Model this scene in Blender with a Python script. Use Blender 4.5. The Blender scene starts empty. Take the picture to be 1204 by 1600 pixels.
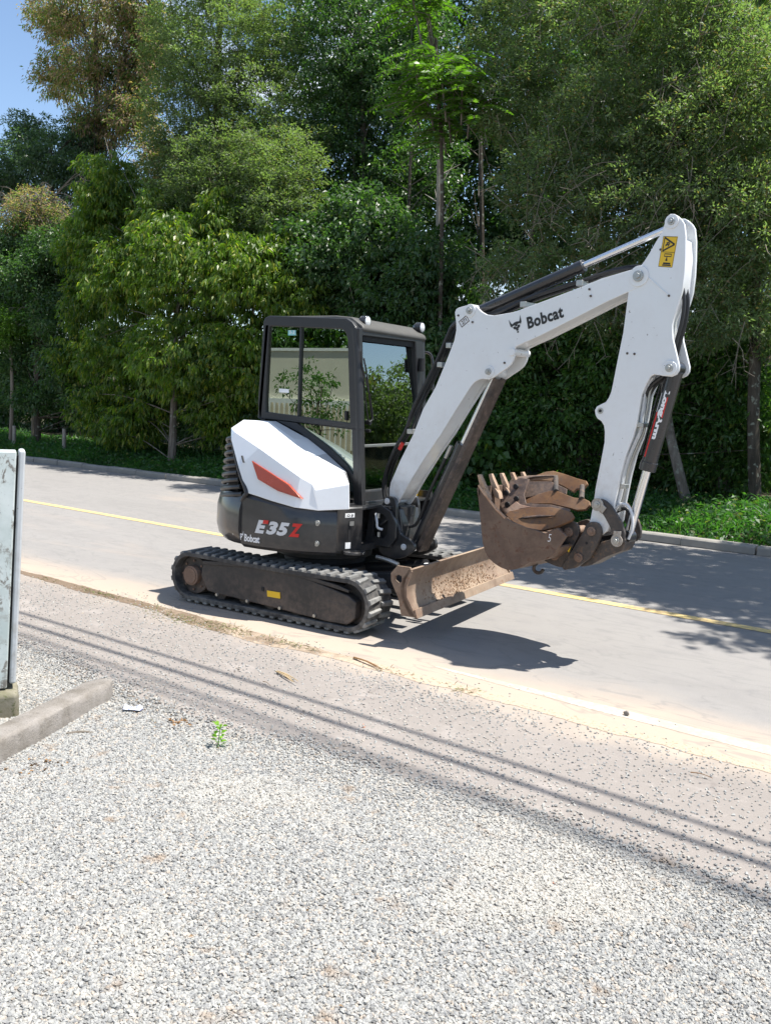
import bpy, bmesh, math, random
import numpy as np
from math import sin, cos, pi, radians
from mathutils import Vector, Matrix
random.seed(7); RNG = np.random.default_rng(11)
S = bpy.context.scene; COL = S.collection

# ------------------------------------------------------------ camera, sky, sun, exposure
F_PX, PITCH, ROLL, CH, CX, CY, YAW = 1414.8, 0.119467, 0.041178, 1.7797, 4.7241, -6.4530, -0.566340
fw = Vector((sin(YAW)*cos(PITCH), cos(YAW)*cos(PITCH), -sin(PITCH)))
r0 = fw.cross(Vector((0, 0, 1))).normalized(); u0 = r0.cross(fw)
Rv = cos(ROLL)*r0 + sin(ROLL)*u0; Uv = -sin(ROLL)*r0 + cos(ROLL)*u0
cd = bpy.data.cameras.new('camera'); cam = bpy.data.objects.new('camera', cd); COL.objects.link(cam)
cam.matrix_world = Matrix(((Rv.x, Uv.x, -fw.x, CX), (Rv.y, Uv.y, -fw.y, CY), (Rv.z, Uv.z, -fw.z, CH), (0, 0, 0, 1)))
cd.sensor_fit = 'VERTICAL'; cd.sensor_height = 36; cd.lens = F_PX/1600*36; cd.clip_start = .05; cd.clip_end = 2000
S.camera = cam
SUN = Vector((.36, .20, 1)).normalized()
el = math.asin(SUN.z); az = math.atan2(SUN.x, SUN.y)
W = bpy.data.worlds.new('World'); S.world = W; W.use_nodes = True
nt = W.node_tree; nt.nodes.clear()
sky = nt.nodes.new('ShaderNodeTexSky'); sky.sky_type = 'NISHITA'; sky.sun_disc = False
sky.sun_elevation = el; sky.sun_rotation = az; sky.altitude = 300; sky.air_density = 1.0; sky.dust_density = .25; sky.ozone_density = 1.3
bgn = nt.nodes.new('ShaderNodeBackground'); bgn.inputs[1].default_value = .105
tcn = nt.nodes.new('ShaderNodeTexCoord'); mp = nt.nodes.new('ShaderNodeMapping'); mp.inputs['Scale'].default_value = (1, 1, 2.2)
nz = nt.nodes.new('ShaderNodeTexNoise'); nz.inputs['Scale'].default_value = 3.1; nz.inputs['Detail'].default_value = 7; nz.inputs['Roughness'].default_value = .6
cr = nt.nodes.new('ShaderNodeValToRGB'); cr.color_ramp.elements[0].position = .52; cr.color_ramp.elements[1].position = .66
mx = nt.nodes.new('ShaderNodeMix'); mx.data_type = 'RGBA'; mx.inputs[7].default_value = (7.0, 7.2, 7.6, 1)
out = nt.nodes.new('ShaderNodeOutputWorld')
L = nt.links.new
L(tcn.outputs['Generated'], mp.inputs[0]); L(mp.outputs[0], nz.inputs[0]); L(nz.outputs[0], cr.inputs[0]); L(cr.outputs[0], mx.inputs[0])
L(sky.outputs[0], mx.inputs[6]); L(mx.outputs[2], bgn.inputs[0]); L(bgn.outputs[0], out.inputs[0])
ld = bpy.data.lights.new('sun', 'SUN'); ld.energy = 5.0; ld.angle = radians(.53); ld.color = (1, .96, .895)
so = bpy.data.objects.new('sun', ld); COL.objects.link(so); so.rotation_euler = SUN.to_track_quat('Z', 'Y').to_euler(); so.location = (5, 3, 30)
S.view_settings.view_transform = 'Standard'; S.view_settings.look = 'None'; S.view_settings.gamma = 1
S.view_settings.exposure = .95
S.cycles.max_bounces = 8; S.cycles.transparent_max_bounces = 12

# ------------------------------------------------------------ materials
class NT:
    def __init__(s, name):
        s.m = bpy.data.materials.new(name); s.m.use_nodes = True; s.t = s.m.node_tree; s.t.nodes.clear()
        s.o = s.n('ShaderNodeOutputMaterial')
    def n(s, ty, **k):
        x = s.t.nodes.new(ty)
        for a, v in k.items(): setattr(x, a, v)
        return x
    def l(s, a, b): s.t.links.new(a, b)
    def v(s, sock, val):
        if hasattr(val, 'is_output') : s.l(val, sock)
        elif isinstance(val, (tuple, list)) and len(val) == 3 and sock.type == 'RGBA': sock.default_value = (*val, 1)
        else: sock.default_value = val
    def pos(s, kind='Object'): return s.n('ShaderNodeTexCoord').outputs[kind]
    def geo(s): return s.n('ShaderNodeNewGeometry')
    def noise(s, scale, detail=4, rough=.55, vec=None, dist=0, stretch=None):
        x = s.n('ShaderNodeTexNoise'); x.inputs['Scale'].default_value = scale; x.inputs['Detail'].default_value = detail
        x.inputs['Roughness'].default_value = rough; x.inputs['Distortion'].default_value = dist
        vec = vec or s.pos()
        if stretch:
            m = s.n('ShaderNodeMapping'); m.inputs['Scale'].default_value = stretch; s.l(vec, m.inputs[0]); vec = m.outputs[0]
        s.l(vec, x.inputs['Vector']); return x.outputs['Fac']
    def vor(s, scale, vec=None, feat='F1', outp='Distance'):
        x = s.n('ShaderNodeTexVoronoi'); x.feature = feat; x.inputs['Scale'].default_value = scale; s.l(vec or s.pos(), x.inputs['Vector']); return x.outputs[outp]
    def ramp(s, f, a, b, ca=(0, 0, 0), cb=(1, 1, 1)):
        x = s.n('ShaderNodeMapRange'); x.interpolation_type = 'SMOOTHSTEP'; x.inputs[1].default_value = a; x.inputs[2].default_value = b
        s.v(x.inputs[0], f); return x.outputs[0]
    def mix(s, f, a, b, mode='MIX'):
        x = s.n('ShaderNodeMix'); x.data_type = 'RGBA'; x.blend_type = mode
        s.v(x.inputs[0], f); s.v(x.inputs[6], a); s.v(x.inputs[7], b); return x.outputs[2]
    def math(s, op, a, b=0, c=0):
        x = s.n('ShaderNodeMath'); x.operation = op; s.v(x.inputs[0], a); s.v(x.inputs[1], b)
        if op in ('MULTIPLY_ADD', 'COMPARE'): s.v(x.inputs[2], c)
        return x.outputs[0]
    def bump(s, h, st=.3, d=.01):
        x = s.n('ShaderNodeBump'); x.inputs['Strength'].default_value = st; x.inputs['Distance'].default_value = d; s.l(h, x.inputs['Height']); return x.outputs[0]
    def bsdf(s, col, rough=.5, metal=0, nrm=None, spec=.5, coat=0, out=True):
        b = s.n('ShaderNodeBsdfPrincipled'); s.v(b.inputs['Base Color'], col); s.v(b.inputs['Roughness'], rough); s.v(b.inputs['Metallic'], metal)
        s.v(b.inputs['Specular IOR Level'], spec); b.inputs['Coat Weight'].default_value = coat; b.inputs['Coat Roughness'].default_value = .08
        if nrm: s.l(nrm, b.inputs['Normal'])
        if out: s.l(b.outputs[0], s.o.inputs[0])
        return b

def flat(name, col, rough=.5, metal=0, var=.12, scale=9, bump=.0, coat=0, spec=.5):
    t = NT(name); f = t.noise(scale, 5)
    c = t.mix(f, tuple(x*(1-var) for x in col), tuple(min(1, x*(1+var)) for x in col))
    r = t.math('MULTIPLY_ADD', t.noise(scale*2.7, 4), .2, rough-.1)
    t.bsdf(c, r, metal, t.bump(t.noise(scale*14, 3), bump, .004) if bump else None, spec, coat); return t.m

def dirty_paint(name, col, rough, dirt, dz0, dz1, coat=.3, amt=.5, chips=.0, chipc=(.09, .06, .04)):
    """paint with dust that gathers low down and in blotches, a few chips"""
    t = NT(name); p = t.geo().outputs['Position']
    sx = t.n('ShaderNodeSeparateXYZ'); t.l(p, sx.inputs[0])
    low = t.ramp(sx.outputs[2], dz1, dz0)
    n1 = t.noise(3.5, 6, .65, p); n2 = t.noise(22, 5, .6, p)
    f = t.math('MULTIPLY', t.math('ADD', low, .18), t.ramp(t.math('MULTIPLY_ADD', n2, .4, t.math('MULTIPLY', n1, .6)), .38, .72))
    f = t.math('MULTIPLY', f, amt)
    c = t.mix(f, col, dirt)
    if chips:
        c = t.mix(t.math('MULTIPLY', t.ramp(t.noise(34, 3, .6, p), .70, .73), t.ramp(t.noise(5, 2, .5, p), .5-chips, .62)), c, chipc)
    t.bsdf(c, t.math('MULTIPLY_ADD', f, .5, rough), 0, t.bump(n2, .04, .003), .5, coat); return t.m

def rust_mat(name, cols, rough=.6, metal=.3, sc=7, dust=(.42, .33, .25), dam=.35):
    t = NT(name); p = t.geo().outputs['Position']
    a = t.noise(sc, 8, .7, p, .3); b = t.noise(sc*4, 6, .7, p); c3 = t.noise(2.4, 4, .5, p)
    c = t.mix(t.ramp(a, .35, .62), cols[0], cols[1]); c = t.mix(t.ramp(b, .52, .68), c, cols[2])
    g = t.geo(); sn = t.n('ShaderNodeSeparateXYZ'); t.l(g.outputs['Normal'], sn.inputs[0])
    up = t.ramp(sn.outputs[2], -.2, .9)
    dm = t.math('MULTIPLY', t.math('MULTIPLY', t.math('ADD', up, .25), t.ramp(c3, .35, .65)), dam)
    c = t.mix(dm, c, dust)
    t.bsdf(c, t.math('MULTIPLY_ADD', b, .25, rough-.1), t.math('MULTIPLY', t.ramp(b, .6, .4), metal), t.bump(b, .35, .006), .4); return t.m

M = {}
M['white'] = dirty_paint('white_paint', (.72, .735, .74), .30, (.40, .32, .25), .6, 1.9, .4, .55, .16)
M['cowl'] = dirty_paint('cowl_white_paint', (.78, .79, .80), .2, (.5, .42, .34), .8, 1.3, .7, .12)
M['charcoal'] = dirty_paint('charcoal_paint', (.026, .027, .029), .3, (.26, .21, .17), .3, 1.0, .4, .28)
M['frame'] = dirty_paint('cab_frame_paint', (.019, .020, .022), .45, (.22, .19, .16), .8, 1.5, .05, .15)
M['chassis'] = dirty_paint('undercarriage_paint', (.026, .025, .025), .55, (.24, .18, .14), 0, .5, 0, .6)
M['rubber'] = dirty_paint('track_rubber', (.030, .030, .031), .75, (.30, .28, .25), 0, .7, 0, .7)
M['lug'] = dirty_paint('worn_rubber', (.13, .13, .125), .8, (.42, .41, .385), 0, .8, 0, .75)
M['cyl'] = flat('black_cylinder_paint', (.022, .022, .024), .3, 0, .2, 12, 0, .4)
M['hose'] = flat('hose_rubber', (.018, .018, .019), .5, 0, .2, 30)
M['chrome'] = flat('chrome_rod', (.75, .76, .78), .14, 1, .04, 20)
M['steel'] = flat('zinc_steel', (.42, .42, .40), .42, .85, .2, 40)
M['guard'] = rust_mat('worn_guard_steel', [(.055, .045, .042), (.10, .075, .06), (.16, .11, .085)], .5, .4, 6, (.32, .25, .2), .3)
M['blade'] = rust_mat('dusty_blade_steel', [(.17, .115, .082), (.26, .19, .14), (.16, .085, .05)], .65, .15, 5, (.40, .31, .22), .55)
M['bucket'] = rust_mat('bucket_steel', [(.115, .075, .055), (.17, .115, .082), (.11, .05, .028)], .62, .25, 5, (.26, .18, .13), .3)
M['rust'] = rust_mat('orange_rust_steel', [(.19, .095, .040), (.13, .065, .035), (.085, .055, .042)], .65, .1, 8, (.4, .26, .16), .35)
M['coupler'] = rust_mat('coupler_steel', [(.042, .040, .040), (.075, .062, .055), (.13, .08, .05)], .5, .3, 7, (.28, .22, .17), .25)
M['hub'] = rust_mat('hub_rust', [(.17, .11, .08), (.22, .14, .10), (.12, .07, .05)], .7, .1, 9)
M['orange'] = flat('orange_reflector', (.38, .050, .012), .25, 0, .1, 5, 0, .6)
M['red'] = flat('red_print', (.55, .02, .015), .35)
M['silver'] = flat('silver_print', (.62, .63, .64), .35)
M['wprint'] = flat('white_print', (.78, .78, .78), .4)
M['bprint'] = flat('black_print', (.015, .015, .015), .4)
M['yellow'] = flat('yellow_sticker', (.72, .46, .02), .4)
M['dark'] = flat('dark_interior', (.012, .012, .013), .7)
M['seat'] = flat('seat_vinyl', (.03, .03, .032), .6)
M['lens'] = flat('lamp_lens', (.72, .74, .76), .12, .2, .1, 40, 0, .6)
M['teal'] = flat('teal_sticker', (.25, .55, .55), .4)

def glass(name, tint, refl, rcol=(1, 1, 1)):
    t = NT(name); tr = t.n('ShaderNodeBsdfTransparent'); tr.inputs[0].default_value = (*tint, 1)
    gl = t.n('ShaderNodeBsdfGlossy'); gl.inputs['Roughness'].default_value = .006; gl.inputs[0].default_value = (*rcol, 1)
    lw = t.n('ShaderNodeLayerWeight'); lw.inputs[0].default_value = .35
    f = t.math('MULTIPLY_ADD', lw.outputs['Fresnel'], 1.0, refl)
    ms = t.n('ShaderNodeMixShader'); t.v(ms.inputs[0], f); t.l(tr.outputs[0], ms.inputs[1]); t.l(gl.outputs[0], ms.inputs[2]); t.l(ms.outputs[0], t.o.inputs[0]); return t.m
M['glass'] = glass('tinted_glass', (.20, .27, .22), .27, (.90, 1, .86))
M['screen'] = glass('windscreen_glass', (.30, .38, .38), .20, (.88, .97, 1))
M['clear'] = glass('lower_glass', (.82, .90, .80), -.05)

def leafmat(name, a, b, trans=.35, rough=.45, scale=1.2, third=None, tf=.82, spec=.5):
    t = NT(name); g = t.geo(); rnd = g.outputs['Random Per Island']
    c = t.mix(rnd, a, b)
    c = t.mix(t.math('MULTIPLY', t.ramp(t.noise(scale, 3, .5, g.outputs['Position']), .35, .65), .55), c, tuple(x*.55 for x in a))
    if third:
        w = t.n('ShaderNodeTexWhiteNoise'); w.noise_dimensions = '1D'; t.l(rnd, w.inputs['W'])
        c = t.mix(t.ramp(w.outputs[0], tf, tf+.02), c, third)
    bs = t.bsdf(c, rough, 0, None, spec, 0, False)
    tl = t.n('ShaderNodeBsdfTranslucent'); t.l(t.mix(1, c, (1.5, 1.9, .6), 'MULTIPLY'), tl.inputs[0])
    ms = t.n('ShaderNodeMixShader'); ms.inputs[0].default_value = trans; t.l(bs.outputs[0], ms.inputs[1]); t.l(tl.outputs[0], ms.inputs[2]); t.l(ms.outputs[0], t.o.inputs[0]); return t.m

def bark(name, a, b, sc=6):
    t = NT(name); f = t.noise(sc, 7, .7, None, .5, (1, 1, .3)); c = t.mix(t.ramp(f, .38, .62), a, b)
    c = t.mix(t.ramp(t.noise(sc*1.7, 4), .58, .66), c, (.22, .23, .19)); t.bsdf(c, .85, 0, t.bump(f, .6, .02), .2); return t.m

# ------------------------------------------------------------ builders
def link(name, me, mat, parent=None):
    if mat is not None and not me.materials: me.materials.append(mat)
    o = bpy.data.objects.new(name, me); COL.objects.link(o)
    if parent: o.parent = parent
    return o
def tag(o, label=None, cat=None, group=None, kind=None):
    if label: o['label'] = label
    if cat: o['category'] = cat
    if group: o['group'] = group
    if kind: o['kind'] = kind
    return o
def empty(name, loc=(0, 0, 0), rz=0):
    o = bpy.data.objects.new(name, None); COL.objects.link(o); o.location = loc; o.rotation_euler = (0, 0, rz); o.empty_display_size = .2; return o
def fin(bm, name, mat, parent=None, bevel=0, sharp=35, seg=2):
    bmesh.ops.recalc_face_normals(bm, faces=bm.faces)
    for e in bm.edges:
        e.smooth = not (len(e.link_faces) == 2 and e.calc_face_angle(0) > radians(sharp))
    for f in bm.faces: f.smooth = True
    me = bpy.data.meshes.new(name); bm.to_mesh(me); bm.free()
    o = link(name, me, mat, parent)
    if bevel:
        m = o.modifiers.new('bevel', 'BEVEL'); m.width = bevel; m.segments = seg; m.limit_method = 'ANGLE'; m.angle_limit = radians(35); m.harden_normals = True
    return o
def ab_prism(bm, pts, vec):
    vec = Vector(vec); a = [bm.verts.new(Vector(p)) for p in pts]; b = [bm.verts.new(Vector(p)+vec) for p in pts]
    bm.faces.new(a); bm.faces.new(list(reversed(b))); n = len(a)
    for i in range(n): bm.faces.new((a[i], b[i], b[(i+1) % n], a[(i+1) % n]))
def ab_ring(bm, outer, inner, vec):
    vec = Vector(vec); n = len(outer)
    A = [bm.verts.new(Vector(p)) for p in outer]; Bn = [bm.verts.new(Vector(p)) for p in inner]
    C = [bm.verts.new(Vector(p)+vec) for p in outer]; D = [bm.verts.new(Vector(p)+vec) for p in inner]
    for i in range(n):
        j = (i+1) % n
        bm.faces.new((A[i], A[j], Bn[j], Bn[i])); bm.faces.new((C[j], C[i], D[i], D[j]))
        bm.faces.new((A[j], A[i], C[i], C[j])); bm.faces.new((Bn[i], Bn[j], D[j], D[i]))
def ab_box(bm, c, s, R=None):
    m = Matrix.Translation(Vector(c)) @ (R.to_4x4() if R else Matrix()) @ Matrix.Diagonal((s[0], s[1], s[2], 1))
    bmesh.ops.create_cube(bm, size=1, matrix=m)
def ab_cyl(bm, a, b, r, seg=20, r2=None):
    a = Vector(a); b = Vector(b); v = b-a
    q = v.to_track_quat('Z', 'Y').to_matrix().to_4x4()
    bmesh.ops.create_cone(bm, cap_ends=True, segments=seg, radius1=r, radius2=r if r2 is None else r2, depth=v.length, matrix=Matrix.Translation((a+b)/2) @ q)
def smooth_path(pts, k=6):
    P = [Vector(p) for p in pts]; o = []
    for i in range(len(P)-1):
        p0, p1, p2, p3 = P[max(i-1, 0)], P[i], P[i+1], P[min(i+2, len(P)-1)]
        for j in range(k):
            t = j/k; o.append(.5*((2*p1)+(p2-p0)*t+(2*p0-5*p1+4*p2-p3)*t*t+(3*p1-p0-3*p2+p3)*t**3))
    o.append(P[-1]); return o
def ab_tube(bm, pts, r, seg=8, smooth=True, r2=None, k=6):
    P = smooth_path(pts, k) if smooth and len(pts) > 2 else [Vector(p) for p in pts]
    n = len(P); prev = None; rings = []; side = None
    for i, p in enumerate(P):
        t = (P[min(i+1, n-1)]-P[max(i-1, 0)]).normalized()
        if side is None: side = t.orthogonal().normalized()
        side = (side - t*side.dot(t)).normalized(); up = t.cross(side)
        rr = r if r2 is None else r+(r2-r)*i/(n-1)
        rings.append([bm.verts.new(p+rr*(cos(2*pi*q/seg)*side+sin(2*pi*q/seg)*up)) for q in range(seg)])
    for a, b in zip(rings, rings[1:]):
        for q in range(seg): bm.faces.new((a[q], a[(q+1) % seg], b[(q+1) % seg], b[q]))
    bm.faces.new(list(reversed(rings[0]))); bm.faces.new(rings[-1])
def prism(name, pts, vec, mat, parent, bevel=0): bm = bmesh.new(); ab_prism(bm, pts, vec); return fin(bm, name, mat, parent, bevel)
def box(name, c, s, mat, parent, bevel=0, R=None): bm = bmesh.new(); ab_box(bm, c, s, R); return fin(bm, name, mat, parent, bevel)
def cyl(name, a, b, r, mat, parent, seg=20, bevel=0, r2=None): bm = bmesh.new(); ab_cyl(bm, a, b, r, seg, r2); return fin(bm, name, mat, parent, bevel)
def tube(name, pts, r, mat, parent, seg=8, r2=None, k=6): bm = bmesh.new(); ab_tube(bm, pts, r, seg, True, r2, k); return fin(bm, name, mat, parent)
def curve_text(txt, size=1, shear=0, weight=0, spacing=1.0):
    c = bpy.data.curves.new('lettering', 'FONT'); c.body = txt; c.size = size; c.shear = shear; c.offset = weight; c.space_character = spacing; c.resolution_u = 3; c.extrude = 0
    o = bpy.data.objects.new('lettering', c); COL.objects.link(o)
    dg = bpy.context.evaluated_depsgraph_get(); dg.update(); me = bpy.data.meshes.new_from_object(o.evaluated_get(dg)); bpy.data.objects.remove(o); me.materials.clear()
    return me
def lettering(name, txt, mapf, w, h, mat, parent, shear=0, weight=.02, spacing=1.0):
    """text whose ink fills w x h metres, mapped through mapf(a, b) -> world"""
    me = curve_text(txt, 1, shear, weight, spacing)
    bm = bmesh.new(); bm.from_mesh(me); xs = [v.co.x for v in bm.verts]; ys = [v.co.y for v in bm.verts]
    for v in bm.verts:
        v.co = Vector(mapf((v.co.x-min(xs))/(max(xs)-min(xs))*w, (v.co.y-min(ys))/(max(ys)-min(ys))*h))
    me2 = bpy.data.meshes.new(name); bm.to_mesh(me2); bm.free()
    return link(name, me2, mat, parent)
def poly_print(name, polys, mapf, mat, parent):
    bm = bmesh.new()
    for p in polys: bm.faces.new([bm.verts.new(Vector(mapf(a, b))) for a, b in p])
    me = bpy.data.meshes.new(name); bm.to_mesh(me); bm.free(); return link(name, me, mat, parent)

# ------------------------------------------------------------ ground in the road's own frame (u along, v across)
SK = -.0862
def RW(u, v, z=0): return (u*cos(SK)-v*sin(SK), u*sin(SK)+v*cos(SK), z)
def sheet(name, u0, u1, v0, v1, z, mat, nu=1, nv=1, zf=None):
    vs = []; fs = []
    for i in range(nu+1):
        for j in range(nv+1):
            u = u0+(u1-u0)*i/nu; v = v0+(v1-v0)*j/nv; vs.append((u, v, z+(zf(u, v) if zf else 0)))
    for i in range(nu):
        for j in range(nv):
            a = i*(nv+1)+j; fs.append((a, a+nv+1, a+nv+2, a+1))
    me = bpy.data.meshes.new(name); me.from_pydata(vs, [], fs); o = link(name, me, mat); o.rotation_euler.z = SK
    for p in me.polygons: p.use_smooth = True
    return o

t = NT('soil'); t.bsdf(t.mix(t.noise(2, 6), (.07, .055, .035), (.11, .09, .06)), .95, 0, t.bump(t.noise(20, 5), .5, .03)); M['soil'] = t.m
tag(sheet('ground', -400, 400, -300, 500, -.03, M['soil']), kind='structure')

# road: grey asphalt, sand blown onto its near edge, tyre-swept band
t = NT('road_asphalt'); p = t.pos(); sx = t.n('ShaderNodeSeparateXYZ'); t.l(p, sx.inputs[0]); v = sx.outputs[1]; u = sx.outputs[0]
grain = t.noise(160, 3, .6, p); big = t.noise(.55, 5, .6, p, .4, (.35, 1, 1)); mid = t.noise(5, 6, .65, p)
c = t.mix(big, (.232, .220, .206), (.300, .284, .268)); c = t.mix(t.math('MULTIPLY', t.ramp(t.noise(1.7, 6, .7, p, .8, (.25, 1.2, 1)), .5, .66), .28), c, (.19, .18, .172)); c = t.mix(t.math('MULTIPLY', t.ramp(mid, .45, .7), .35), c, (.20, .19, .187))
c = t.mix(t.math('MULTIPLY', t.ramp(grain, .42, .72), .7), c, (.15, .145, .14))
edge = t.math('ADD', v, t.math('MULTIPLY', t.noise(1.1, 6, .65, p, .3, (.4, 1, 1)), -1.1))
crk = t.vor(1.15, t.n('ShaderNodeTexCoord').outputs['Object'], 'DISTANCE_TO_EDGE'); c = t.mix(t.math('MULTIPLY', t.ramp(crk, .012, .002), 0.0), c, (.10, .095, .09)); sand = t.ramp(edge, -.95, -1.65); c = t.mix(t.math('MULTIPLY', sand, .75), c, (.42, .335, .255))
sp = t.ramp(t.noise(.8, 5, .6, p, .6, (.3, 1, 1)), .56, .72); c = t.mix(t.math('MULTIPLY', sp, .35), c, (.37, .305, .25))
arc = t.noise(1.3, 3, .5, p, 2.5, (.5, 1.6, 1)); c = t.mix(t.math('MULTIPLY', t.ramp(t.math('ABSOLUTE', t.math('SUBTRACT', arc, .5)), .03, .0), .38), c, (.17, .165, .16))
t.bsdf(c, .8, 0, t.bump(grain, .35, .006), .3); M['road'] = t.m
def strip_sheet(name, u0, u1, n, e0, e1, z, mat, nv=6):
    vs = []; fs = []
    for i in range(n+1):
        u = u0+(u1-u0)*i/n; a, b = e0(u), e1(u)
        for j in range(nv+1): vs.append((u, a+(b-a)*j/nv, z))
    for i in range(n):
        for j in range(nv): a = i*(nv+1)+j; fs.append((a, a+nv+1, a+nv+2, a+1))
    me = bpy.data.meshes.new(name); me.from_pydata(vs, [], fs); o = link(name, me, mat); o.rotation_euler.z = SK; return o
from mathutils import noise as mnoise
def n1(u, s, k=0): return mnoise.noise(Vector((u*s, k, .5)))
def road_edge(u): return -1.235+.022*n1(u, 1.3)+.014*n1(u, 6, 2)+.006*n1(u, 24, 3)
def apron_edge(u): return -1.29-.012*n1(u, 7, 6)
tag(strip_sheet('road', -26, 12, 1500, road_edge, lambda u: 6.26, 0, M['road']), kind='structure')
tag(sheet('road_beyond', -150, -26, -1.24, 6.26, 0, M['road']), kind='structure'); tag(sheet('road_ahead', 12, 90, -1.24, 6.26, 0, M['road']), kind='structure')

def paint_line(name, col, bare, wear, cover=0):
    t = NT(name); p = t.pos(); f = t.noise(26, 6, .7, p); g = t.noise(1.6, 4, .6, p)
    w = t.ramp(t.math('MULTIPLY_ADD', g, .5, t.math('MULTIPLY', f, .6)), wear-.06, wear+.08)
    b = t.bsdf(t.mix(w, col, bare), .6, 0, t.bump(f, .2, .003)); return t.m
M['yline'] = paint_line('yellow_road_paint', (.66, .50, .20), (.42, .31, .19), .56)
M['wline'] = paint_line('white_road_paint', (.56, .53, .475), (.42, .35, .28), .50)
tag(sheet('centre_line', -60, 40, 1.835, 1.975, .004, M['yline']), kind='structure')
tag(strip_sheet('edge_line', 1.9, 40, 900, lambda u: -1.045+.006*n1(u, 9)+.04*max(0, 3.1-u), lambda u: -.915+.008*n1(u, 8, 4)-.05*max(0, 3.1-u), .0015, M['wline'], 2), kind='structure')

# apron: old dusty asphalt between road and gravel yard
t = NT('apron_asphalt'); p = t.pos(); sx = t.n('ShaderNodeSeparateXYZ'); t.l(p, sx.inputs[0]); v = sx.outputs[1]; u = sx.outputs[0]
grain = t.noise(120, 4, .65, p); big = t.noise(.8, 6, .62, p, .4)
c = t.mix(big, (.205, .184, .166), (.292, .262, .238)); c = t.mix(t.math('MULTIPLY', t.ramp(t.noise(14, 6, .75, p), .52, .68), .4), c, (.36, .32, .29)); c = t.mix(t.math('MULTIPLY', t.ramp(grain, .5, .75), .55), c, (.15, .135, .125))
s1 = t.ramp(t.math('ADD', v, t.math('MULTIPLY', t.noise(1.4, 5, .6, p), -.9)), -2.1, -1.6)
c = t.mix(t.math('MULTIPLY', s1, t.math('MULTIPLY_ADD', t.ramp(u, -.6, 1.6), .55, .35)), c, (.43, .355, .28))
st = t.ramp(t.noise(2.1, 5, .7, p, .8), .60, .72); c = t.mix(t.math('MULTIPLY', st, .35), c, (.13, .11, .10))
s2 = t.ramp(t.noise(3.3, 4, .6, p), .55, .7); c = t.mix(t.math('MULTIPLY', s2, .3), c, (.40, .36, .33))
t.bsdf(c, .85, 0, t.bump(grain, .5, .008), .25); M['apron'] = t.m
def edgez(u, v): return 0
tag(strip_sheet('apron', -26, 14, 1500, lambda u: -3.1, apron_edge, -.0005, M['apron'], 6), kind='structure')
t = NT('silt'); p = t.pos(); sx = t.n('ShaderNodeSeparateXYZ'); t.l(p, sx.inputs[0]); t.bsdf(t.mix(t.mix(t.ramp(t.noise(40, 5, .7, p), .5, .7), t.ramp(t.math('MULTIPLY_ADD', sx.outputs[0], .13, t.noise(3.5, 6, .7, p)), .38, .72), (.2, .2, .2)), (.17, .125, .088), (.43, .345, .26)), .95, 0, t.bump(t.noise(60, 4, .6, p), .8, .01), .2); M['silt'] = t.m
tag(strip_sheet('dirt_strip', -26, 13.9, 2600, lambda u: -1.33-.05*max(0, n1(u, .8, 31)+.1)-.030*n1(u, 4, 32)-.012*n1(u, 19, 33)-.10*math.exp(-((u-.55)/.5)**2)-.05*math.exp(-((u+.1)/.3)**2), lambda u: -1.215+.03*n1(u, 1.1, 34)+.016*n1(u, 6, 35)+.008*n1(u, 25, 36), .0015, M['silt'], 3), kind='structure')
def yz(u, v): return .022*sin(u*1.7)*sin(v*2.1)*min(1, max(0, (-2.7-v)/.6)) + .02*min(1, max(0, (-2.65-v)/.5))
t = NT('gravel_bed'); p = t.pos(); t.bsdf(t.mix(t.vor(60, p), (.20, .19, .17), (.42, .40, .37)), .95, 0, t.bump(t.vor(70, p), .8, .02), .2); M['bed'] = t.m
def yard_edge(u): return -2.68-.10*sin(u*1.1+.5)-.07*n1(u, 1.9, 3)-.03*n1(u, 7, 4)
vs = []; fs = []; NU, NV = 120, 40
for i in range(NU+1):
    for j in range(NV+1):
        u = -14+28*i/NU; ve = yard_edge(u); v = ve+(-12-ve)*(j/NV)**1.6; vs.append((u, v, .002+yz(u, v)*min(1, j/3)))
for i in range(NU):
    for j in range(NV): a = i*(NV+1)+j; fs.append((a, a+1, a+NV+2, a+NV+1))
me = bpy.data.meshes.new('gravel_yard'); me.from_pydata(vs, [], fs); yard = link('gravel_yard', me, M['bed']); yard.rotation_euler.z = SK; tag(yard, kind='structure')

# far kerb, verge and rising ground under the trees
def kerb():
    root = empty('far_kerb'); tag(root, kind='structure')
    M['kerb'] = flat('old_concrete', (.25, .235, .21), .9, 0, .3, 6, .5)
    bm = bmesh.new(); pr = [(0, 0), (0, .10), (.03, .125), (.16, .125), (.16, 0)]
    base = [(0, 6.27+a, b) for a, b in pr]; ab_prism(bm, base, (.985, 0, 0)); me = None
    o = fin(bm, 'kerbstone', M['kerb'], root, .01)
    for i in range(46):
        c = o if i == 0 else o.copy()
        if i: COL.objects.link(c)
        u = -30+i; x, y, z = RW(u, 0); c.location = (x, y, random.uniform(-.02, .005)); c.rotation_euler.z = SK+random.uniform(-.004, .004)
kerb()
def hz(u, v):
    a = min(1, max(0, (v-6.4)/.5)); return .10*a + .10*min(3, max(0, v-6.6)) + max(0, v-11)*.13*min(1, (v-11)/8)+.04*sin(u*.8)*a
t = NT('verge_soil'); p = t.pos(); t.bsdf(t.mix(t.noise(3, 6, .6, p), (.028, .035, .012), (.06, .05, .03)), .95, 0, t.bump(t.noise(14, 5, .6, p), .8, .05), .2); M['verge'] = t.m
tag(sheet('hillside', -90, 60, 6.42, 60, 0, M['verge'], 150, 60, hz), kind='structure')

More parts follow.
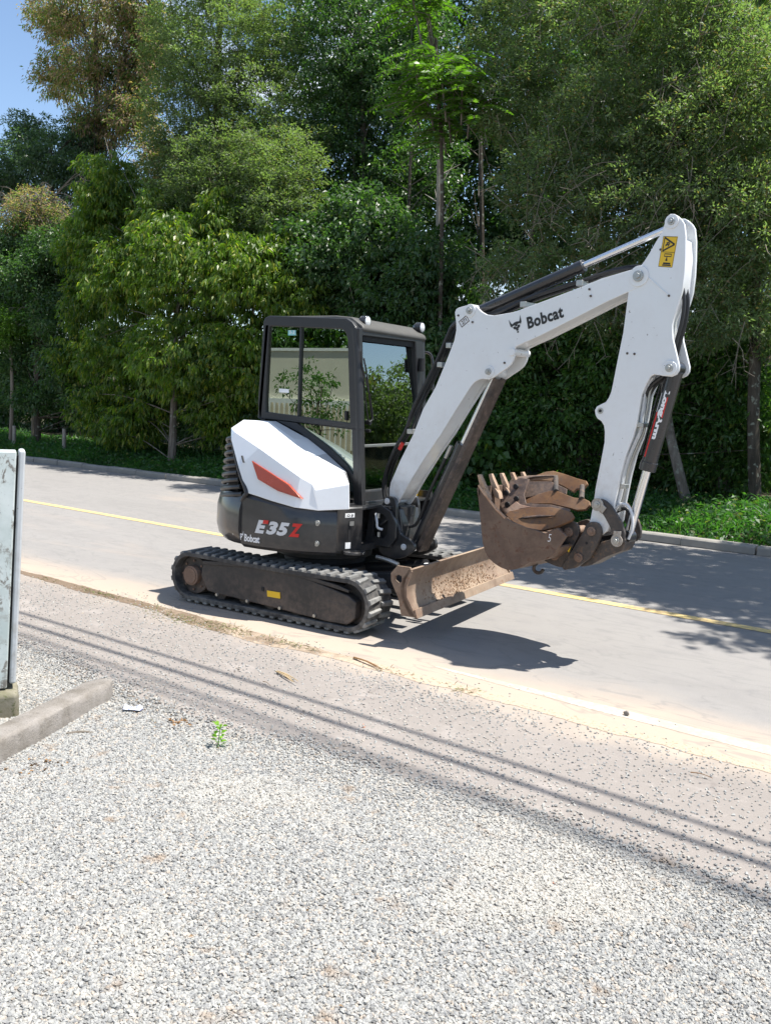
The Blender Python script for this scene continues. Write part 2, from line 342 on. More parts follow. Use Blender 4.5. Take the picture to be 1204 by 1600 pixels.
# ------------------------------------------------------------ loose gravel: small stones scattered by geometry nodes
def stone_mat():
    t = NT('grey_gravel'); oi = t.n('ShaderNodeObjectInfo'); g = t.geo()
    w = t.n('ShaderNodeTexWhiteNoise'); w.noise_dimensions = '3D'
    r = oi.outputs['Random']
    rp = t.n('ShaderNodeValToRGB'); e = rp.color_ramp.elements; e[0].position = 0; e[0].color = (.17, .168, .16, 1); e[1].position = 1; e[1].color = (.43, .425, .395, 1)
    for p_, c_ in ((.12, (.20, .20, .197, 1)), (.35, (.29, .29, .28, 1)), (.6, (.315, .315, .297, 1)), (.82, (.37, .362, .33, 1)), (.9, (.40, .33, .26, 1))):
        x = e.new(p_); x.color = c_
    t.l(r, rp.inputs[0]); c = t.mix(t.math('MULTIPLY', t.noise(90, 3, .6, g.outputs['Position']), .45), rp.outputs[0], (.30, .295, .28)); pn = t.noise(1.1, 6, .6, g.outputs['Position'], .5); c = t.mix(t.math('MULTIPLY', t.ramp(pn, .50, .68), .40), c, (.46, .43, .37)); c = t.mix(t.math('MULTIPLY', t.ramp(t.noise(5, 4, .6, g.outputs['Position']), .60, .72), .7), c, (.26, .19, .13))
    t.bsdf(c, .8, 0, None, .3); return t.m
M['stone'] = stone_mat()
def scatter(name, me, dens, smin, smax, seed, label, mat, flatz=.62):
    o = link(name, me, mat); o.rotation_euler.z = SK; tag(o, label, 'gravel', kind='stuff')
    ng = bpy.data.node_groups.new(name, 'GeometryNodeTree'); ng.interface.new_socket('Geometry', in_out='INPUT', socket_type='NodeSocketGeometry'); ng.interface.new_socket('Geometry', in_out='OUTPUT', socket_type='NodeSocketGeometry')
    N = ng.nodes.new; gi = N('NodeGroupInput'); go = N('NodeGroupOutput'); l = ng.links.new
    dp = N('GeometryNodeDistributePointsOnFaces'); dp.inputs['Seed'].default_value = seed
    na = N('GeometryNodeInputNamedAttribute'); na.data_type = 'FLOAT'; na.inputs[0].default_value = 'dens'
    mu = N('ShaderNodeMath'); mu.operation = 'MULTIPLY'; mu.inputs[1].default_value = dens; l(na.outputs[0], mu.inputs[0]); l(mu.outputs[0], dp.inputs['Density'])
    l(gi.outputs[0], dp.inputs[0])
    jn = N('GeometryNodeJoinGeometry')
    for k in range(5):
        ic = N('GeometryNodeMeshIcoSphere'); ic.inputs['Radius'].default_value = 1; ic.inputs['Subdivisions'].default_value = 2
        sp = N('GeometryNodeSetPosition'); ps = N('GeometryNodeInputPosition'); tn = N('ShaderNodeTexNoise'); tn.noise_dimensions = '4D'
        tn.inputs['W'].default_value = k*7.3; tn.inputs['Scale'].default_value = .9; l(ps.outputs[0], tn.inputs['Vector'])
        vm = N('ShaderNodeVectorMath'); vm.operation = 'SUBTRACT'; vm.inputs[1].default_value = (.5, .5, .5); l(tn.outputs['Color'], vm.inputs[0])
        v2 = N('ShaderNodeVectorMath'); v2.operation = 'SCALE'; v2.inputs['Scale'].default_value = 2.4; l(vm.outputs[0], v2.inputs[0])
        l(ic.outputs[0], sp.inputs[0]); l(v2.outputs[0], sp.inputs['Offset'])
        tr = N('GeometryNodeTransform'); tr.inputs['Scale'].default_value = (1.15, .8, flatz); l(sp.outputs[0], tr.inputs[0])
        fl = N('GeometryNodeSetShadeSmooth'); fl.inputs[2].default_value = False; l(tr.outputs[0], fl.inputs[0])
        sm = N('GeometryNodeSetMaterial'); sm.inputs[2].default_value = mat; l(fl.outputs[0], sm.inputs[0])
        gti = N('GeometryNodeGeometryToInstance'); l(sm.outputs[0], gti.inputs[0]); l(gti.outputs[0], jn.inputs[0])
    ip = N('GeometryNodeInstanceOnPoints'); ip.inputs['Pick Instance'].default_value = True
    l(dp.outputs[0], ip.inputs['Points']); l(jn.outputs[0], ip.inputs['Instance'])
    rr = N('FunctionNodeRandomValue'); rr.data_type = 'FLOAT_VECTOR'; rr.inputs[0].default_value = (-.7, -.7, 0); rr.inputs[1].default_value = (.7, .7, 6.28); l(rr.outputs[0], ip.inputs['Rotation'])
    rs = N('FunctionNodeRandomValue'); rs.data_type = 'FLOAT'; rs.inputs[2].default_value = smin; rs.inputs[3].default_value = smax; rs.inputs['Seed'].default_value = 5
    l(rs.outputs[1], ip.inputs['Scale']); l(ip.outputs[0], go.inputs[0])
    o.modifiers.new('scatter', 'NODES').node_group = ng; return o
def gsheet(name, u0, u1, v0, v1, nu, nv, df, zf):
    vs = []; fs = []; dn = []
    for i in range(nu+1):
        for j in range(nv+1):
            u = u0+(u1-u0)*i/nu; v = v0+(v1-v0)*j/nv; vs.append((u, v, zf(u, v))); dn.append(df(u, v))
    for i in range(nu):
        for j in range(nv):
            a = i*(nv+1)+j
            if max(dn[a], dn[a+1], dn[a+nv+1], dn[a+nv+2]) > .003: fs.append((a, a+nv+1, a+nv+2, a+1))
    me = bpy.data.meshes.new(name); me.from_pydata(vs, [], fs); at = me.attributes.new('dens', 'FLOAT', 'POINT'); at.data.foreach_set('value', dn); return me
def vnoise(u, v, s=1):
    from mathutils import noise as mn
    return mn.noise(Vector((u*s, v*s, .3)))
def inview(u, v):   # thin out what lies well outside the frame
    x, y, z = RW(u, v); q = Vector((x-CX, y-CY, -CH)); d = q.dot(fw)
    if d < .8: return 0
    a = abs(q.dot(Rv)/d); return 1 if a < .52 and q.dot(Uv)/d > -.68 else (.0 if a > .75 else .12)
def dyard(u, v):
    e = yard_edge(u)+.16*vnoise(u, v, 1.7)+.08*vnoise(u, v, 6)
    a = min(1, max(0, (e+.14-v)/.50))**1.4; return a*inview(u, v)*(1-.25*max(0, vnoise(u+9, v, 1.6)))
scatter('gravel', gsheet('gravel', -4, 7.5, -6.4, -2.3, 90, 50, dyard, lambda u, v: yz(u, v)+.004), 17500, .0033, .0088, 3, 'pale grey crushed stone covering the yard in the foreground', M['stone'])
def dapron(u, v):
    if v > -1.3: a = max(0, .035*(1-( v+1.3)/.5))*max(0, .3+vnoise(u, v, 1.1))*3
    else: a = .06+.14*max(0, vnoise(u, v, 1.5)+.15)+.55*max(0, 1-(v+2.8)/.8)**1.7*max(0, .5+vnoise(u, v, 2.2))+.14*min(1, max(0, (u-1.2)/1.2))*max(0, .4+vnoise(u+3, v, 1.2))+.16*max(0, vnoise(u+4, v, 3.5)-.1)
    a += .35*math.exp(-((u-2.3)**2/.5+(v+1.55)**2/.012))
    return max(0, a)*inview(u, v)
scatter('scattered_stones', gsheet('scattered_stones', -7, 7.5, -2.9, -.9, 110, 40, dapron, lambda u, v: .0015), 5200, .0024, .0078, 8, 'loose stone chips strewn over the dusty asphalt apron', M['stone'])
M['roofp'] = flat('roof_paint', (.07, .068, .062), .55, 0, .2, 8)
M['lip'] = rust_mat('worn_lip_steel', [(.42, .24, .14), (.5, .33, .22), (.3, .15, .08)], .5, .3, 12)
M['tooth'] = rust_mat('tooth_steel', [(.34, .22, .14), (.42, .30, .21), (.2, .11, .07)], .55, .3, 10)
M['bucketd'] = rust_mat('dark_worn_steel', [(.09, .065, .055), (.14, .10, .08), (.16, .09, .05)], .5, .45, 9, (.3, .22, .17), .3)
M['rusty2'] = rust_mat('bright_worn_rust', [(.34, .24, .18), (.28, .17, .12), (.18, .10, .07)], .5, .3, 10)
M['steelw'] = rust_mat('greasy_steel', [(.34, .31, .27), (.42, .39, .35), (.22, .16, .11)], .5, .5, 9)
M['whitegal'] = dirty_paint('pale_galvanised', (.46, .48, .49), .75, (.24, .22, .18), .1, 1.4, 0, .8, .2)

# ============================================================ EXCAVATOR
EX = empty('excavator'); tag(EX, 'white and charcoal tracked mini excavator parked at the road edge with its bucket curled', 'excavator')
# ---- undercarriage
def track(sy):
    yo, yi = (-.875, -.555) if sy < 0 else (.875, .555)
    yc = (yo+yi)/2; w = .32; s_ = -1 if sy < 0 else 1
    xr, zr, rr = -.80, .235, .205; xf, zf, rf = .86, .235, .205
    loop = []
    def arc(cx, cz, r, a0, a1, n): return [(cx+r*cos(radians(a0+(a1-a0)*i/n)), cz+r*sin(radians(a0+(a1-a0)*i/n))) for i in range(n+1)]
    loop = arc(xr, zr, rr, 270, 90, 18)+[(-.4, zr+rr-.004), (0, zr+rr-.008), (.4, zr+rr-.004)]+arc(xf, zf, rf, 90, -90, 18)+[(.4, .03), (0, .03), (-.4, .03)]
    bm = bmesh.new(); n = len(loop); R = []
    cx_, cz_ = .03, .235
    for i, (x, z) in enumerate(loop):
        # inward normal
        a = Vector(loop[(i+1) % n])-Vector(loop[i-1]); nn = Vector((-a.y, a.x)).normalized()
        if (Vector((cx_, cz_))-Vector((x, z))).dot(nn) < 0: nn = -nn
        q = [(x, z, -.5*w), (x, z, .5*w), (x+nn.x*.035, z+nn.y*.035, .5*w), (x+nn.x*.035, z+nn.y*.035, -.5*w)]
        R.append([bm.verts.new((a_, yc+c_, b_)) for a_, b_, c_ in q])
    for i in range(n):
        a, b = R[i], R[(i+1) % n]
        for k in range(4): bm.faces.new((a[k], a[(k+1) % 4], b[(k+1) % 4], b[k]))
    T = fin(bm, 'track', M['rubber'], EX, .004)
    # lugs: chevron halves staggered left and right
    L_ = [0]; P = [Vector(p) for p in loop]+[Vector(loop[0])]
    for a, b in zip(P, P[1:]): L_.append(L_[-1]+(b-a).length)
    tot = L_[-1]; N = 50; pro = None
    for side in (-1, 1):
        me = None
        for k in range(N):
            s = ((k+(.5 if side > 0 else 0))/N*tot) % tot
            i = max(j for j in range(len(L_)-1) if L_[j] <= s); f = (s-L_[i])/max(1e-6, L_[i+1]-L_[i]); c = P[i].lerp(P[i+1], f)
            tt = (P[i+1]-P[i]).normalized(); no = Vector((tt.y, -tt.x))
            if (c-Vector((cx_, cz_))).dot(no) < 0: no = -no
            if me is None:
                b2 = bmesh.new(); h = .019
                y0, y1 = (.004, .158) if side > 0 else (-.158, -.004)
                out_ = y1 if side > 0 else y0; inn = y0 if side > 0 else y1
                b = [(-.026, out_, -.004), (.026, out_, -.004), (.004, inn, -.004), (-.036, inn, -.004)]
                tp = [(-.019, out_*.985, h), (.019, out_*.985, h), (-.003, inn, h), (-.030, inn, h)]
                vb = [b2.verts.new(q) for q in b]; vt = [b2.verts.new(q) for q in tp]
                b2.faces.new(vb); b2.faces.new(vt)
                for q in range(4): b2.faces.new((vb[q], vb[(q+1) % 4], vt[(q+1) % 4], vt[q]))
                o = fin(b2, 'track_lug', M['lug'], T, .005); me = o
            else:
                o = me.copy(); COL.objects.link(o); o.parent = T
            o.matrix_local = Matrix(((tt.x, 0, no.x, c.x), (0, 1, 0, yc), (tt.y, 0, no.y, c.y), (0, 0, 0, 1)))
    yp = yo*.962; s = -1 if sy < 0 else 1
    # track frame: long tapered beam seen between idler and sprocket
    prof = [(-0.652,-0.86,0.374),(-0.061,-0.86,0.419),(0.402,-0.86,0.398),(0.857,-0.86,0.31),(0.934,-0.86,0.267),(0.93,-0.86,0.139),(0.858,-0.86,0.077),(0.654,-0.86,0.073),(0.218,-0.86,0.095),(-0.515,-0.86,0.122),(-0.597,-0.86,0.132),(-0.672,-0.86,0.255)]
    if sy < 0: prism('track_frame', prof, (0, .24, 0), M['chassis'], T, .012)
    else: prism('track_frame', [(q[0], .62, q[2]) for q in prof], (0, .24, 0), M['chassis'], T, .012)
    tp_ = [(-0.643,-0.862,0.387),(-0.06,-0.862,0.435),(0.403,-0.862,0.419),(0.778,-0.862,0.376),(0.869,-0.862,0.354),(0.87,-0.862,0.334),(0.404,-0.862,0.389),(-0.059,-0.862,0.404),(-0.642,-0.862,0.354)]; tp_ = [(q[0], yc+s_*.155, q[2]) for q in tp_]; prism('frame_rail', tp_, (0, -s_*.05, 0), M['chassis'], T, .004)
    bm = bmesh.new(); ab_prism(bm, [(q[0], yo*.985, q[2]) for q in [(0.674,-0.862,0.244),(0.874,-0.862,0.235),(0.911,-0.862,0.196),(0.901,-0.862,0.155),(0.826,-0.862,0.097),(0.679,-0.862,0.103)]], (0, -s_*.02, 0)); fin(bm, 'idler_cover', M['chassis'], T, .006)
    cyl('sprocket', (xr, yc-.09, zr), (xr, yc+.09, zr), .165, M['chassis'], T, 22, .01)
    bm = bmesh.new(); ab_cyl(bm, (xr, yc, zr), (xr, yo-s*.02, zr), .085, 24); ab_cyl(bm, (xr, yo-s*.03, zr), (xr, yo-s*.012, zr), .068, 24)
    for k in range(8): a = k*pi/4; ab_cyl(bm, (xr+.125*cos(a), yc, zr+.125*sin(a)), (xr+.125*cos(a), yc+s*.105, zr+.125*sin(a)), .011, 6)
    fin(bm, 'drive_hub', M['hub'], T, .004)
    cyl('idler', (xf, yc-.06, zf), (xf, yc+.06, zf), .165, M['chassis'], T, 24, .012)
    cyl('carrier_roller', (-.06, yc-s*.02, .375), (-.06, yo-s*.03, .375), .037, M['rust'], T, 16, .006)
    for k in range(5): cyl('track_roller', (-.5+k*.27, yc-.08, .12), (-.5+k*.27, yc+.08, .12), .065, M['chassis'], T, 16)
    if sy < 0:
        for q in [(-0.476,-0.868,0.118),(-0.141,-0.868,0.115),(0.205,-0.868,0.11),(0.553,-0.868,0.104)]: cyl('frame_bolt', (q[0], q[1]+.01, q[2]), (q[0], q[1]-.008, q[2]), .014, M['steel'], T, 6)
        q = [(0.067,-0.868,0.234),(0.2,-0.868,0.236),(0.205,-0.868,0.187),(0.072,-0.868,0.185)]; prism('yellow_sticker', q, (0, .006, 0), M['yellow'], T)
        q = [(0.005,-0.868,0.254),(0.033,-0.868,0.253),(0.034,-0.868,0.221),(0.006,-0.868,0.223)]; prism('frame_slot', q, (0, .006, 0), M['dark'], T)
    return T
track(-1); track(1)
bm = bmesh.new(); ab_box(bm, (0, 0, .33), (.95, .9, .12)); ab_box(bm, (.35, .45, .28), (.2, .35, .14)); ab_box(bm, (.35, -.45, .28), (.2, .35, .14)); ab_box(bm, (-.35, -.45, .28), (.2, .35, .14)); ab_box(bm, (-.35, .45, .28), (.2, .35, .14))
fin(bm, 'chassis_frame', M['chassis'], EX, .02)
bm = bmesh.new(); ab_cyl(bm, (0, 0, .38), (0, 0, .56), .36, 40); ab_cyl(bm, (0, 0, .44), (0, 0, .50), .42, 40); fin(bm, 'slew_ring', M['chassis'], EX, .01)
# ---- dozer blade
def blade():
    n0 = Vector((1.46, -.885)); n1 = Vector((1.335, 1.06)); d2 = (n1-n0); Lb = d2.length; d2.normalize(); fx = Vector((d2.y, -d2.x))
    if fx.x < 0: fx = -fx
    z0 = .245; H = .345
    prof = [(.02, 0), (.005, .02), (-.045, .08), (-.075, .15), (-.082, .21), (-.070, .27), (-.04, .325), (-.03, H), (-.058, H), (-.105, .27), (-.118, .21), (-.110, .14), (-.08, .07), (-.03, 0)]
    bm = bmesh.new(); pts = [(n0.x+fx.x*a, n0.y+fx.y*a, z0+b) for a, b in prof]
    ab_prism(bm, pts, (d2.x*Lb, d2.y*Lb, 0)); B = fin(bm, 'dozer_blade', M['blade'], EX, .004)
    # end plates with lifting eye
    ep = [(.022, -.004), (.006, .03), (-.06, .14), (-.066, .22), (-.03, .33), (-.045, .36), (-.15, .36), (-.20, .30), (-.195, .24), (-.13, .12), (-.10, -.004)]
    for k, q in ((0, n0), (1, n1-d2*.02)):
        outer = [(q.x+fx.x*a, q.y+fx.y*a, z0+b) for a, b in ep]; cx_ = (-.135, .265)
        inner = []
        for a, b in ep:
            v = Vector((a-cx_[0], b-cx_[1])); v = v.normalized()*.032; inner.append((q.x+fx.x*(cx_[0]+v.x), q.y+fx.y*(cx_[0]+v.x), z0+cx_[1]+v.y))
        bm = bmesh.new(); ab_ring(bm, outer, inner, (d2.x*.02, d2.y*.02, 0)); fin(bm, 'blade_end_plate', M['blade'], B, .003)
    bm = bmesh.new(); ab_prism(bm, [(n0.x+fx.x*a, n0.y+fx.y*a, z0+b) for a, b in [(.034, -.008), (.012, .055), (.002, .055), (.012, -.008)]], (d2.x*Lb, d2.y*Lb, 0)); fin(bm, 'cutting_edge', M['blade'], B, .002)
    # lump soil stuck on the face
    bm = bmesh.new(); r = random.Random(4)
    for i in range(800):
        s = r.triangular(.25, 1.75, .95); h = r.triangular(.03, .235, .06); j = max(k for k in range(5) if prof[k][1] <= h) if h < .27 else 5
        a0, b0 = prof[j]; a1, b1 = prof[j+1]; a = a0+(a1-a0)*(h-b0)/(b1-b0)
        c = Vector((n0.x+d2.x*s+fx.x*(a+.004), n0.y+d2.y*s+fx.y*(a+.004), z0+h)); sz = r.uniform(.0015, .0055)
        bmesh.ops.create_icosphere(bm, subdivisions=1, radius=sz, matrix=Matrix.Translation(c) @ Matrix.Rotation(r.uniform(0, 3), 4, (1, .4, .6)) @ Matrix.Diagonal((.5, 1.7, r.uniform(.6, 1.4), 1)))
    o = fin(bm, 'dried_soil', M['mud'], B); o['kind'] = 'stuff'
    for y in (-.33, .33):
        bm = bmesh.new(); ab_prism(bm, [(.40, y, .22), (.40, y, .36), (.9, y, .42), (1.20, y, .47), (1.20, y, .33), (.9, y, .28)], (0, .09 if y < 0 else -.09, 0)); fin(bm, 'blade_arm', M['chassis'], B, .01)
    cyl('blade_cylinder', (.45, 0, .36), (1.05, 0, .46), .05, M['cyl'], B); cyl('blade_cylinder_rod', (1.0, 0, .452), (1.24, 0, .48), .024, M['chrome'], B)
    bm = bmesh.new(); ab_prism(bm, [(1.14, -.07, .50), (1.26, -.07, .56), (1.265, -.07, .40), (1.18, -.07, .40)], (0, .02, 0)); ab_prism(bm, [(1.14, .05, .50), (1.26, .05, .56), (1.265, .05, .40), (1.18, .05, .40)], (0, .02, 0)); fin(bm, 'cylinder_bracket', M['blade'], B, .004)
M['mud'] = flat('dried_soil', (.36, .235, .15), .95, 0, .3, 20, .4)
blade()
# a thin hose guard tube below the nose
tube('grease_pipe', [(0.743,-0.3,0.527),(0.85,-0.3,0.514),(0.955,-0.3,0.491)], .018, M['steel'], EX)

# ---- counterweight and lower body, plan curve
PLAN = [(.69, -.45), (.675, -.50), (.62, -.65), (.60, -.672), (.52, -.73), (.40, -.795), (.25, -.845), (.10, -.872), (-.06, -.885), (-.22, -.88)]
for k in range(1, 17):
    a = radians(-101-k*9.9); PLAN.append((-.04+.905*cos(a), .905*sin(a)))
PLAN += [(-.1, .86), (.3, .84), (.62, .82)]
def off_plan(P, d):
    o = []
    for i, p in enumerate(P):
        a = Vector(P[min(i+1, len(P)-1)])-Vector(P[max(i-1, 0)]); nn = Vector((a.y, -a.x)).normalized(); 
        if nn.dot(Vector(p)-Vector((-.05, 0))) < 0: nn = -nn
        o.append((p[0]+nn.x*d, p[1]+nn.y*d))
    return o
def wall(P, zs, d, mat, name, parent, thick=.05, bevel=.0, ztop=None):
    """solid band following plan P, with a section zs = [(z, outward offset)]"""
    bm = bmesh.new(); rings = []
    sec = [(z, o) for z, o in zs]+[(z, -thick) for z, o in reversed(zs)]
    for i in range(len(P)):
        col = []
        for z, o in sec:
            q = off_plan(P, o)[i]; zz = z+(ztop(P[i][0]) if ztop and z > .85 else 0); col.append(bm.verts.new((q[0], q[1], zz)))
        rings.append(col)
    m = len(sec)
    for a, b in zip(rings, rings[1:]):
        for k in range(m): bm.faces.new((a[k], a[(k+1) % m], b[(k+1) % m], b[k]))
    bm.faces.new(rings[0]); bm.faces.new(list(reversed(rings[-1])))
    return fin(bm, name, mat, parent, bevel, 30)
ZB, ZT = .555, .935
SEC = [(ZB, -.05), (ZB+.03, -.012), (ZB+.09, 0), (.80, .0), (ZT-.03, -.012), (ZT-.005, -.03)]
iS = 9   # seam between side panel and rear casting
def rise(i): return 0
side = wall(PLAN[3:iS+1], SEC, 0, M['charcoal'], 'side_panel', EX, .05, 0, lambda x: .068*min(1, max(0, (.32-x)/.5)))
SEC2 = [(ZB+.02, -.04), (ZB+.07, .004), (.70, .022), (.86, .018), (ZT+.02, -.01), (ZT+.06, -.03)]
cw = wall(PLAN[iS:], SEC2, 0, M['charcoal'], 'counterweight', EX, .06)
fp = wall(PLAN[0:4], [(ZB+.04, -.01), (ZB+.06, 0), (ZT, 0), (ZT+.012, -.012)], 0, M['charcoal'], 'front_side_panel', EX, .03)
# floor plate and deck
prism('body_floor', [(p[0]*.97, p[1]*.95, ZB+.02) for p in PLAN], (0, 0, .05), M['chassis'], EX)
prism('deck', [(p[0]*.985, p[1]*.965, ZT-.02) for p in PLAN], (0, 0, .02), M['charcoal'], EX, .004)
def pl_y(x, d=.0):
    P = off_plan(PLAN[:20], d)
    for a, b in zip(P, P[1:]):
        if min(a[0], b[0]) <= x <= max(a[0], b[0]): return a[1]+(b[1]-a[1])*(x-a[0])/(b[0]-a[0])
    return P[9][1]
def on_side(x, z): return (x, pl_y(x, .003), z)
# model lettering E35z on the side panel
def mapper(x0, z0, slope=0): return lambda a, b: on_side(x0+a, z0+b+a*slope)
q = [(-0.059,-0.865,0.695),(-0.021,-0.865,0.804),(0.306,-0.865,0.679),(0.351,-0.865,0.679),(0.393,-0.865,0.766),(0.244,-0.865,0.78)]
X0, X1 = q[0][0], q[3][0]; zb = q[0][2]; zt = q[1][2]
for ch, mat, f0, f1 in (('E', 'silver', 0, .27), ('3', 'silver', .265, .52), ('5', 'silver', .50, .77), ('z', 'red', .77, 1.02)):
    lettering('model_letter', ch.upper(), mapper(X0+(X1-X0)*f0, zb), (X1-X0)*(f1-f0)*1.06, zt-zb, M[mat], side, .3, .055)
prism('model_letter_accent', [on_side(X0+.085, zt+.004), on_side(X0+.135, zt+.004), on_side(X0+.128, zt-.026), on_side(X0+.078, zt-.026)], (0, -.004, 0), M['red'], side)
q = [(-0.173,-0.88,0.609),(-0.009,-0.88,0.613),(-0.175,-0.88,0.673),(-0.24,-0.88,0.623),(-0.183,-0.88,0.696)]
lettering('maker_lettering', 'Bobcat', mapper(q[0][0], q[0][2]+.004), q[1][0]-q[0][0], (q[2][2]-q[0][2])*.95, M['wprint'], side, 0, .035, .95)
CAT = [[(0, 1), (.12, .72), (.2, .62), (.4, .68), (.6, .68), (.8, .62), (.88, .72), (1, 1), (.98, .55), (.88, .42), (.80, .50), (.62, .50), (.56, .40), (.44, .40), (.38, .50), (.2, .50), (.12, .42), (.02, .55)],
       [(.18, .40), (.38, .44), (.46, .34), (.54, .34), (.62, .44), (.82, .40), (.74, .26), (.60, .22), (.58, .10), (.42, .10), (.40, .22), (.26, .26)], [(.42, .06), (.58, .06), (.56, -.04), (.44, -.04)]]
w = q[4][0]-q[3][0]; poly_print('cat_emblem', CAT, lambda a, b: on_side(q[3][0]+a*w, q[3][2]+b*(q[4][2]-q[3][2])), M['wprint'], side)
def side_bolt(px, r, parent, mat='steel'):
    x, y, z = px; y = pl_y(x, .0)
    bm = bmesh.new(); ab_cyl(bm, (x, y+.01, z), (x-.0, y-.006, z), r*1.8, 20); ab_cyl(bm, (x, y+.01, z), (x, y-.012, z), r, 6); o = fin(bm, 'bolt', M[mat], parent, .002); return o
for q in [(0.471,-0.78,0.818),(0.471,-0.78,0.654)]: side_bolt(q, .013, side)
for q in [(-0.309,-0.87,0.769),(-0.306,-0.87,0.657)]: side_bolt(q, .011, side)
# front side panel: stickers, grab slot, tie down ring
fdir = Vector((PLAN[1][0]-PLAN[2][0], PLAN[1][1]-PLAN[2][1], 0)).normalized(); fn = Vector((fdir.y, -fdir.x, 0)); f0 = Vector((PLAN[2][0], PLAN[2][1], 0))
def fpmap(a, b, e=.003): q = f0+fdir*a+fn*e; return (q.x, q.y, b)
def fq(name, a0, a1, b0, b1, mat, e=.003): prism(name, [fpmap(a0, b0, e), fpmap(a1, b0, e), fpmap(a1, b1, e), fpmap(a0, b1, e)], -fn*.002, mat, fp)
fq('white_sticker', .04, .13, .865, .90, M['wprint']); fq('white_sticker', .05, .10, .615, .665, M['wprint']); fq('grip_slot', .075, .095, .68, .82, M['dark'])
lettering('sticker_print', 'O 8', lambda a, b: fpmap(.055+a, .872+b, .006), .06, .02, M['bprint'], fp)
fq('latch', .08, .12, .80, .835, M['steel'], .012)
bm = bmesh.new(); c = Vector((.70, -.56, .60)); o_ = []; i_ = []
for k in range(20): a = 2*pi*k/20; o_.append((c.x+.085*cos(a), c.y+.085*sin(a)*1.15, c.z)); i_.append((c.x+.01+.048*cos(a), c.y+.045*sin(a), c.z))
ab_ring(bm, o_, i_, (0, 0, -.022)); fin(bm, 'tie_down_ring', M['charcoal'], EX, .003)
# nose that carries the swing bracket
bm = bmesh.new()
o_ = [(.55, -.2, .60), (.60, -.2, .93), (.70, -.2, .945), (.80, -.2, .90), (.86, -.2, .80), (.86, -.2, .68), (.80, -.2, .60)]
i_ = [(.63, -.2, .68), (.63, -.2, .84), (.67, -.2, .87), (.72, -.2, .87), (.77, -.2, .82), (.77, -.2, .71), (.73, -.2, .67)]
ab_ring(bm, o_, i_, (0, .03, 0)); ab_ring(bm, [(a, .2, c) for a, b, c in o_], [(a, .2, c) for a, b, c in i_], (0, -.03, 0))
ab_box(bm, (.68, 0, .925), (.22, .38, .03)); ab_box(bm, (.68, 0, .61), (.26, .38, .03)); ab_box(bm, (.5, 0, .77), (.03, .9, .36))
ab_cyl(bm, (.80, 0, .60), (.80, 0, .68), .10, 24); ab_cyl(bm, (.80, 0, .86), (.80, 0, .94), .10, 24)
fin(bm, 'swing_nose', M['charcoal'], EX, .008)
for k in range(4):
    y = -.15+.04*k; tube('hydraulic_hose', [(.52, y, .70+.03*k), (.64, y-.02, .74+.02*k), (.72, y-.03, .80), (.80, y, .86-.02*k)], .014, M['hose'], EX)
tube('hydraulic_hose', [(.66, -.21, .87), (.69, -.235, .81), (.70, -.235, .76), (.74, -.22, .745)], .011, M['silver'], EX)
for q in ((.69, -.215, .875), (.70, -.215, .72)): cyl('hose_fitting', q, (q[0], q[1], q[2]-.04), .014, M['steel'], EX, 8)

# ---- white side cowl
cc = {}
CO = dict(
 bot=[(-0.171,-0.872,1.01),(-0.036,-0.878,0.991),(0.094,-0.868,0.966),(0.3,-0.84,0.932),(0.473,-0.755,0.917),(0.701,-0.655,0.942)],
 crs=[(-0.452,-0.76,1.425),(-0.436,-0.74,1.495),(-0.098,-0.815,1.378),(0.142,-0.82,1.265),(0.316,-0.79,1.17),(0.402,-0.755,1.124)],
 fr=[(0.445,-0.76,1.077),(0.675,-0.63,1.135),(0.589,-0.57,1.206)],
 top=[(-0.545,-0.66,1.518),(-0.553,-0.5,1.587),(-0.319,-0.44,1.587),(-0.037,-0.44,1.45),(0.2,-0.44,1.325),(0.479,-0.46,1.214)],
 inn=[(-0.819,-0.2,1.583),(-0.367,-0.285,1.586),(-0.004,-0.285,1.45),(0.19,-0.285,1.342),(0.412,-0.3,1.202),(0.49,-0.36,1.105)],
 bk=[(-0.288,-0.845,1.209)])
bm = bmesh.new(); V = {k: [bm.verts.new(p) for p in v] for k, v in CO.items()}
b, c, f, tp, i, k = V['bot'], V['crs'], V['fr'], V['top'], V['inn'], V['bk']
def F(*a):
    try: bm.faces.new(a)
    except ValueError: pass
F(b[0], b[1], c[2], k[0]); F(k[0], c[2], c[1], c[0]); F(b[1], b[2], c[3], c[2]); F(b[2], b[3], c[4], c[3]); F(b[3], b[4], f[0], c[5], c[4]); 
F(b[4], b[5], f[1], f[0]); F(f[0], f[1], f[2], c[5])
F(c[1], c[2], tp[1]); F(c[1], tp[1], tp[0]); F(c[2], tp[2], tp[1]); F(c[0], c[1], tp[0]); F(c[2], c[3], tp[3], tp[2]); F(c[3], c[4], tp[4], tp[3]); F(c[4], c[5], f[2], tp[5], tp[4])
F(tp[1], tp[2], i[1], i[0]); F(tp[2], tp[3], i[2], i[1]); F(tp[3], tp[4], i[3], i[2]); F(tp[4], tp[5], i[4], i[3]); F(tp[5], f[2], i[4]); F(f[2], f[1], i[5], i[4])
bmesh.ops.recalc_face_normals(bm, faces=bm.faces)
if sum(fc.normal.y*fc.calc_area() for fc in bm.faces) > 0: bmesh.ops.reverse_faces(bm, faces=bm.faces)
for e in bm.edges: e.smooth = True
for fc in bm.faces: fc.smooth = True
for e in bm.edges:
    if len(e.link_faces) == 2: e.smooth = e.calc_face_angle(0) < radians(60)
me = bpy.data.meshes.new('side_cowl'); bm.to_mesh(me); bm.free(); cowl = link('side_cowl', me, M['cowl'], EX)
m = cowl.modifiers.new('solid', 'SOLIDIFY'); m.thickness = .02; m.offset = -1
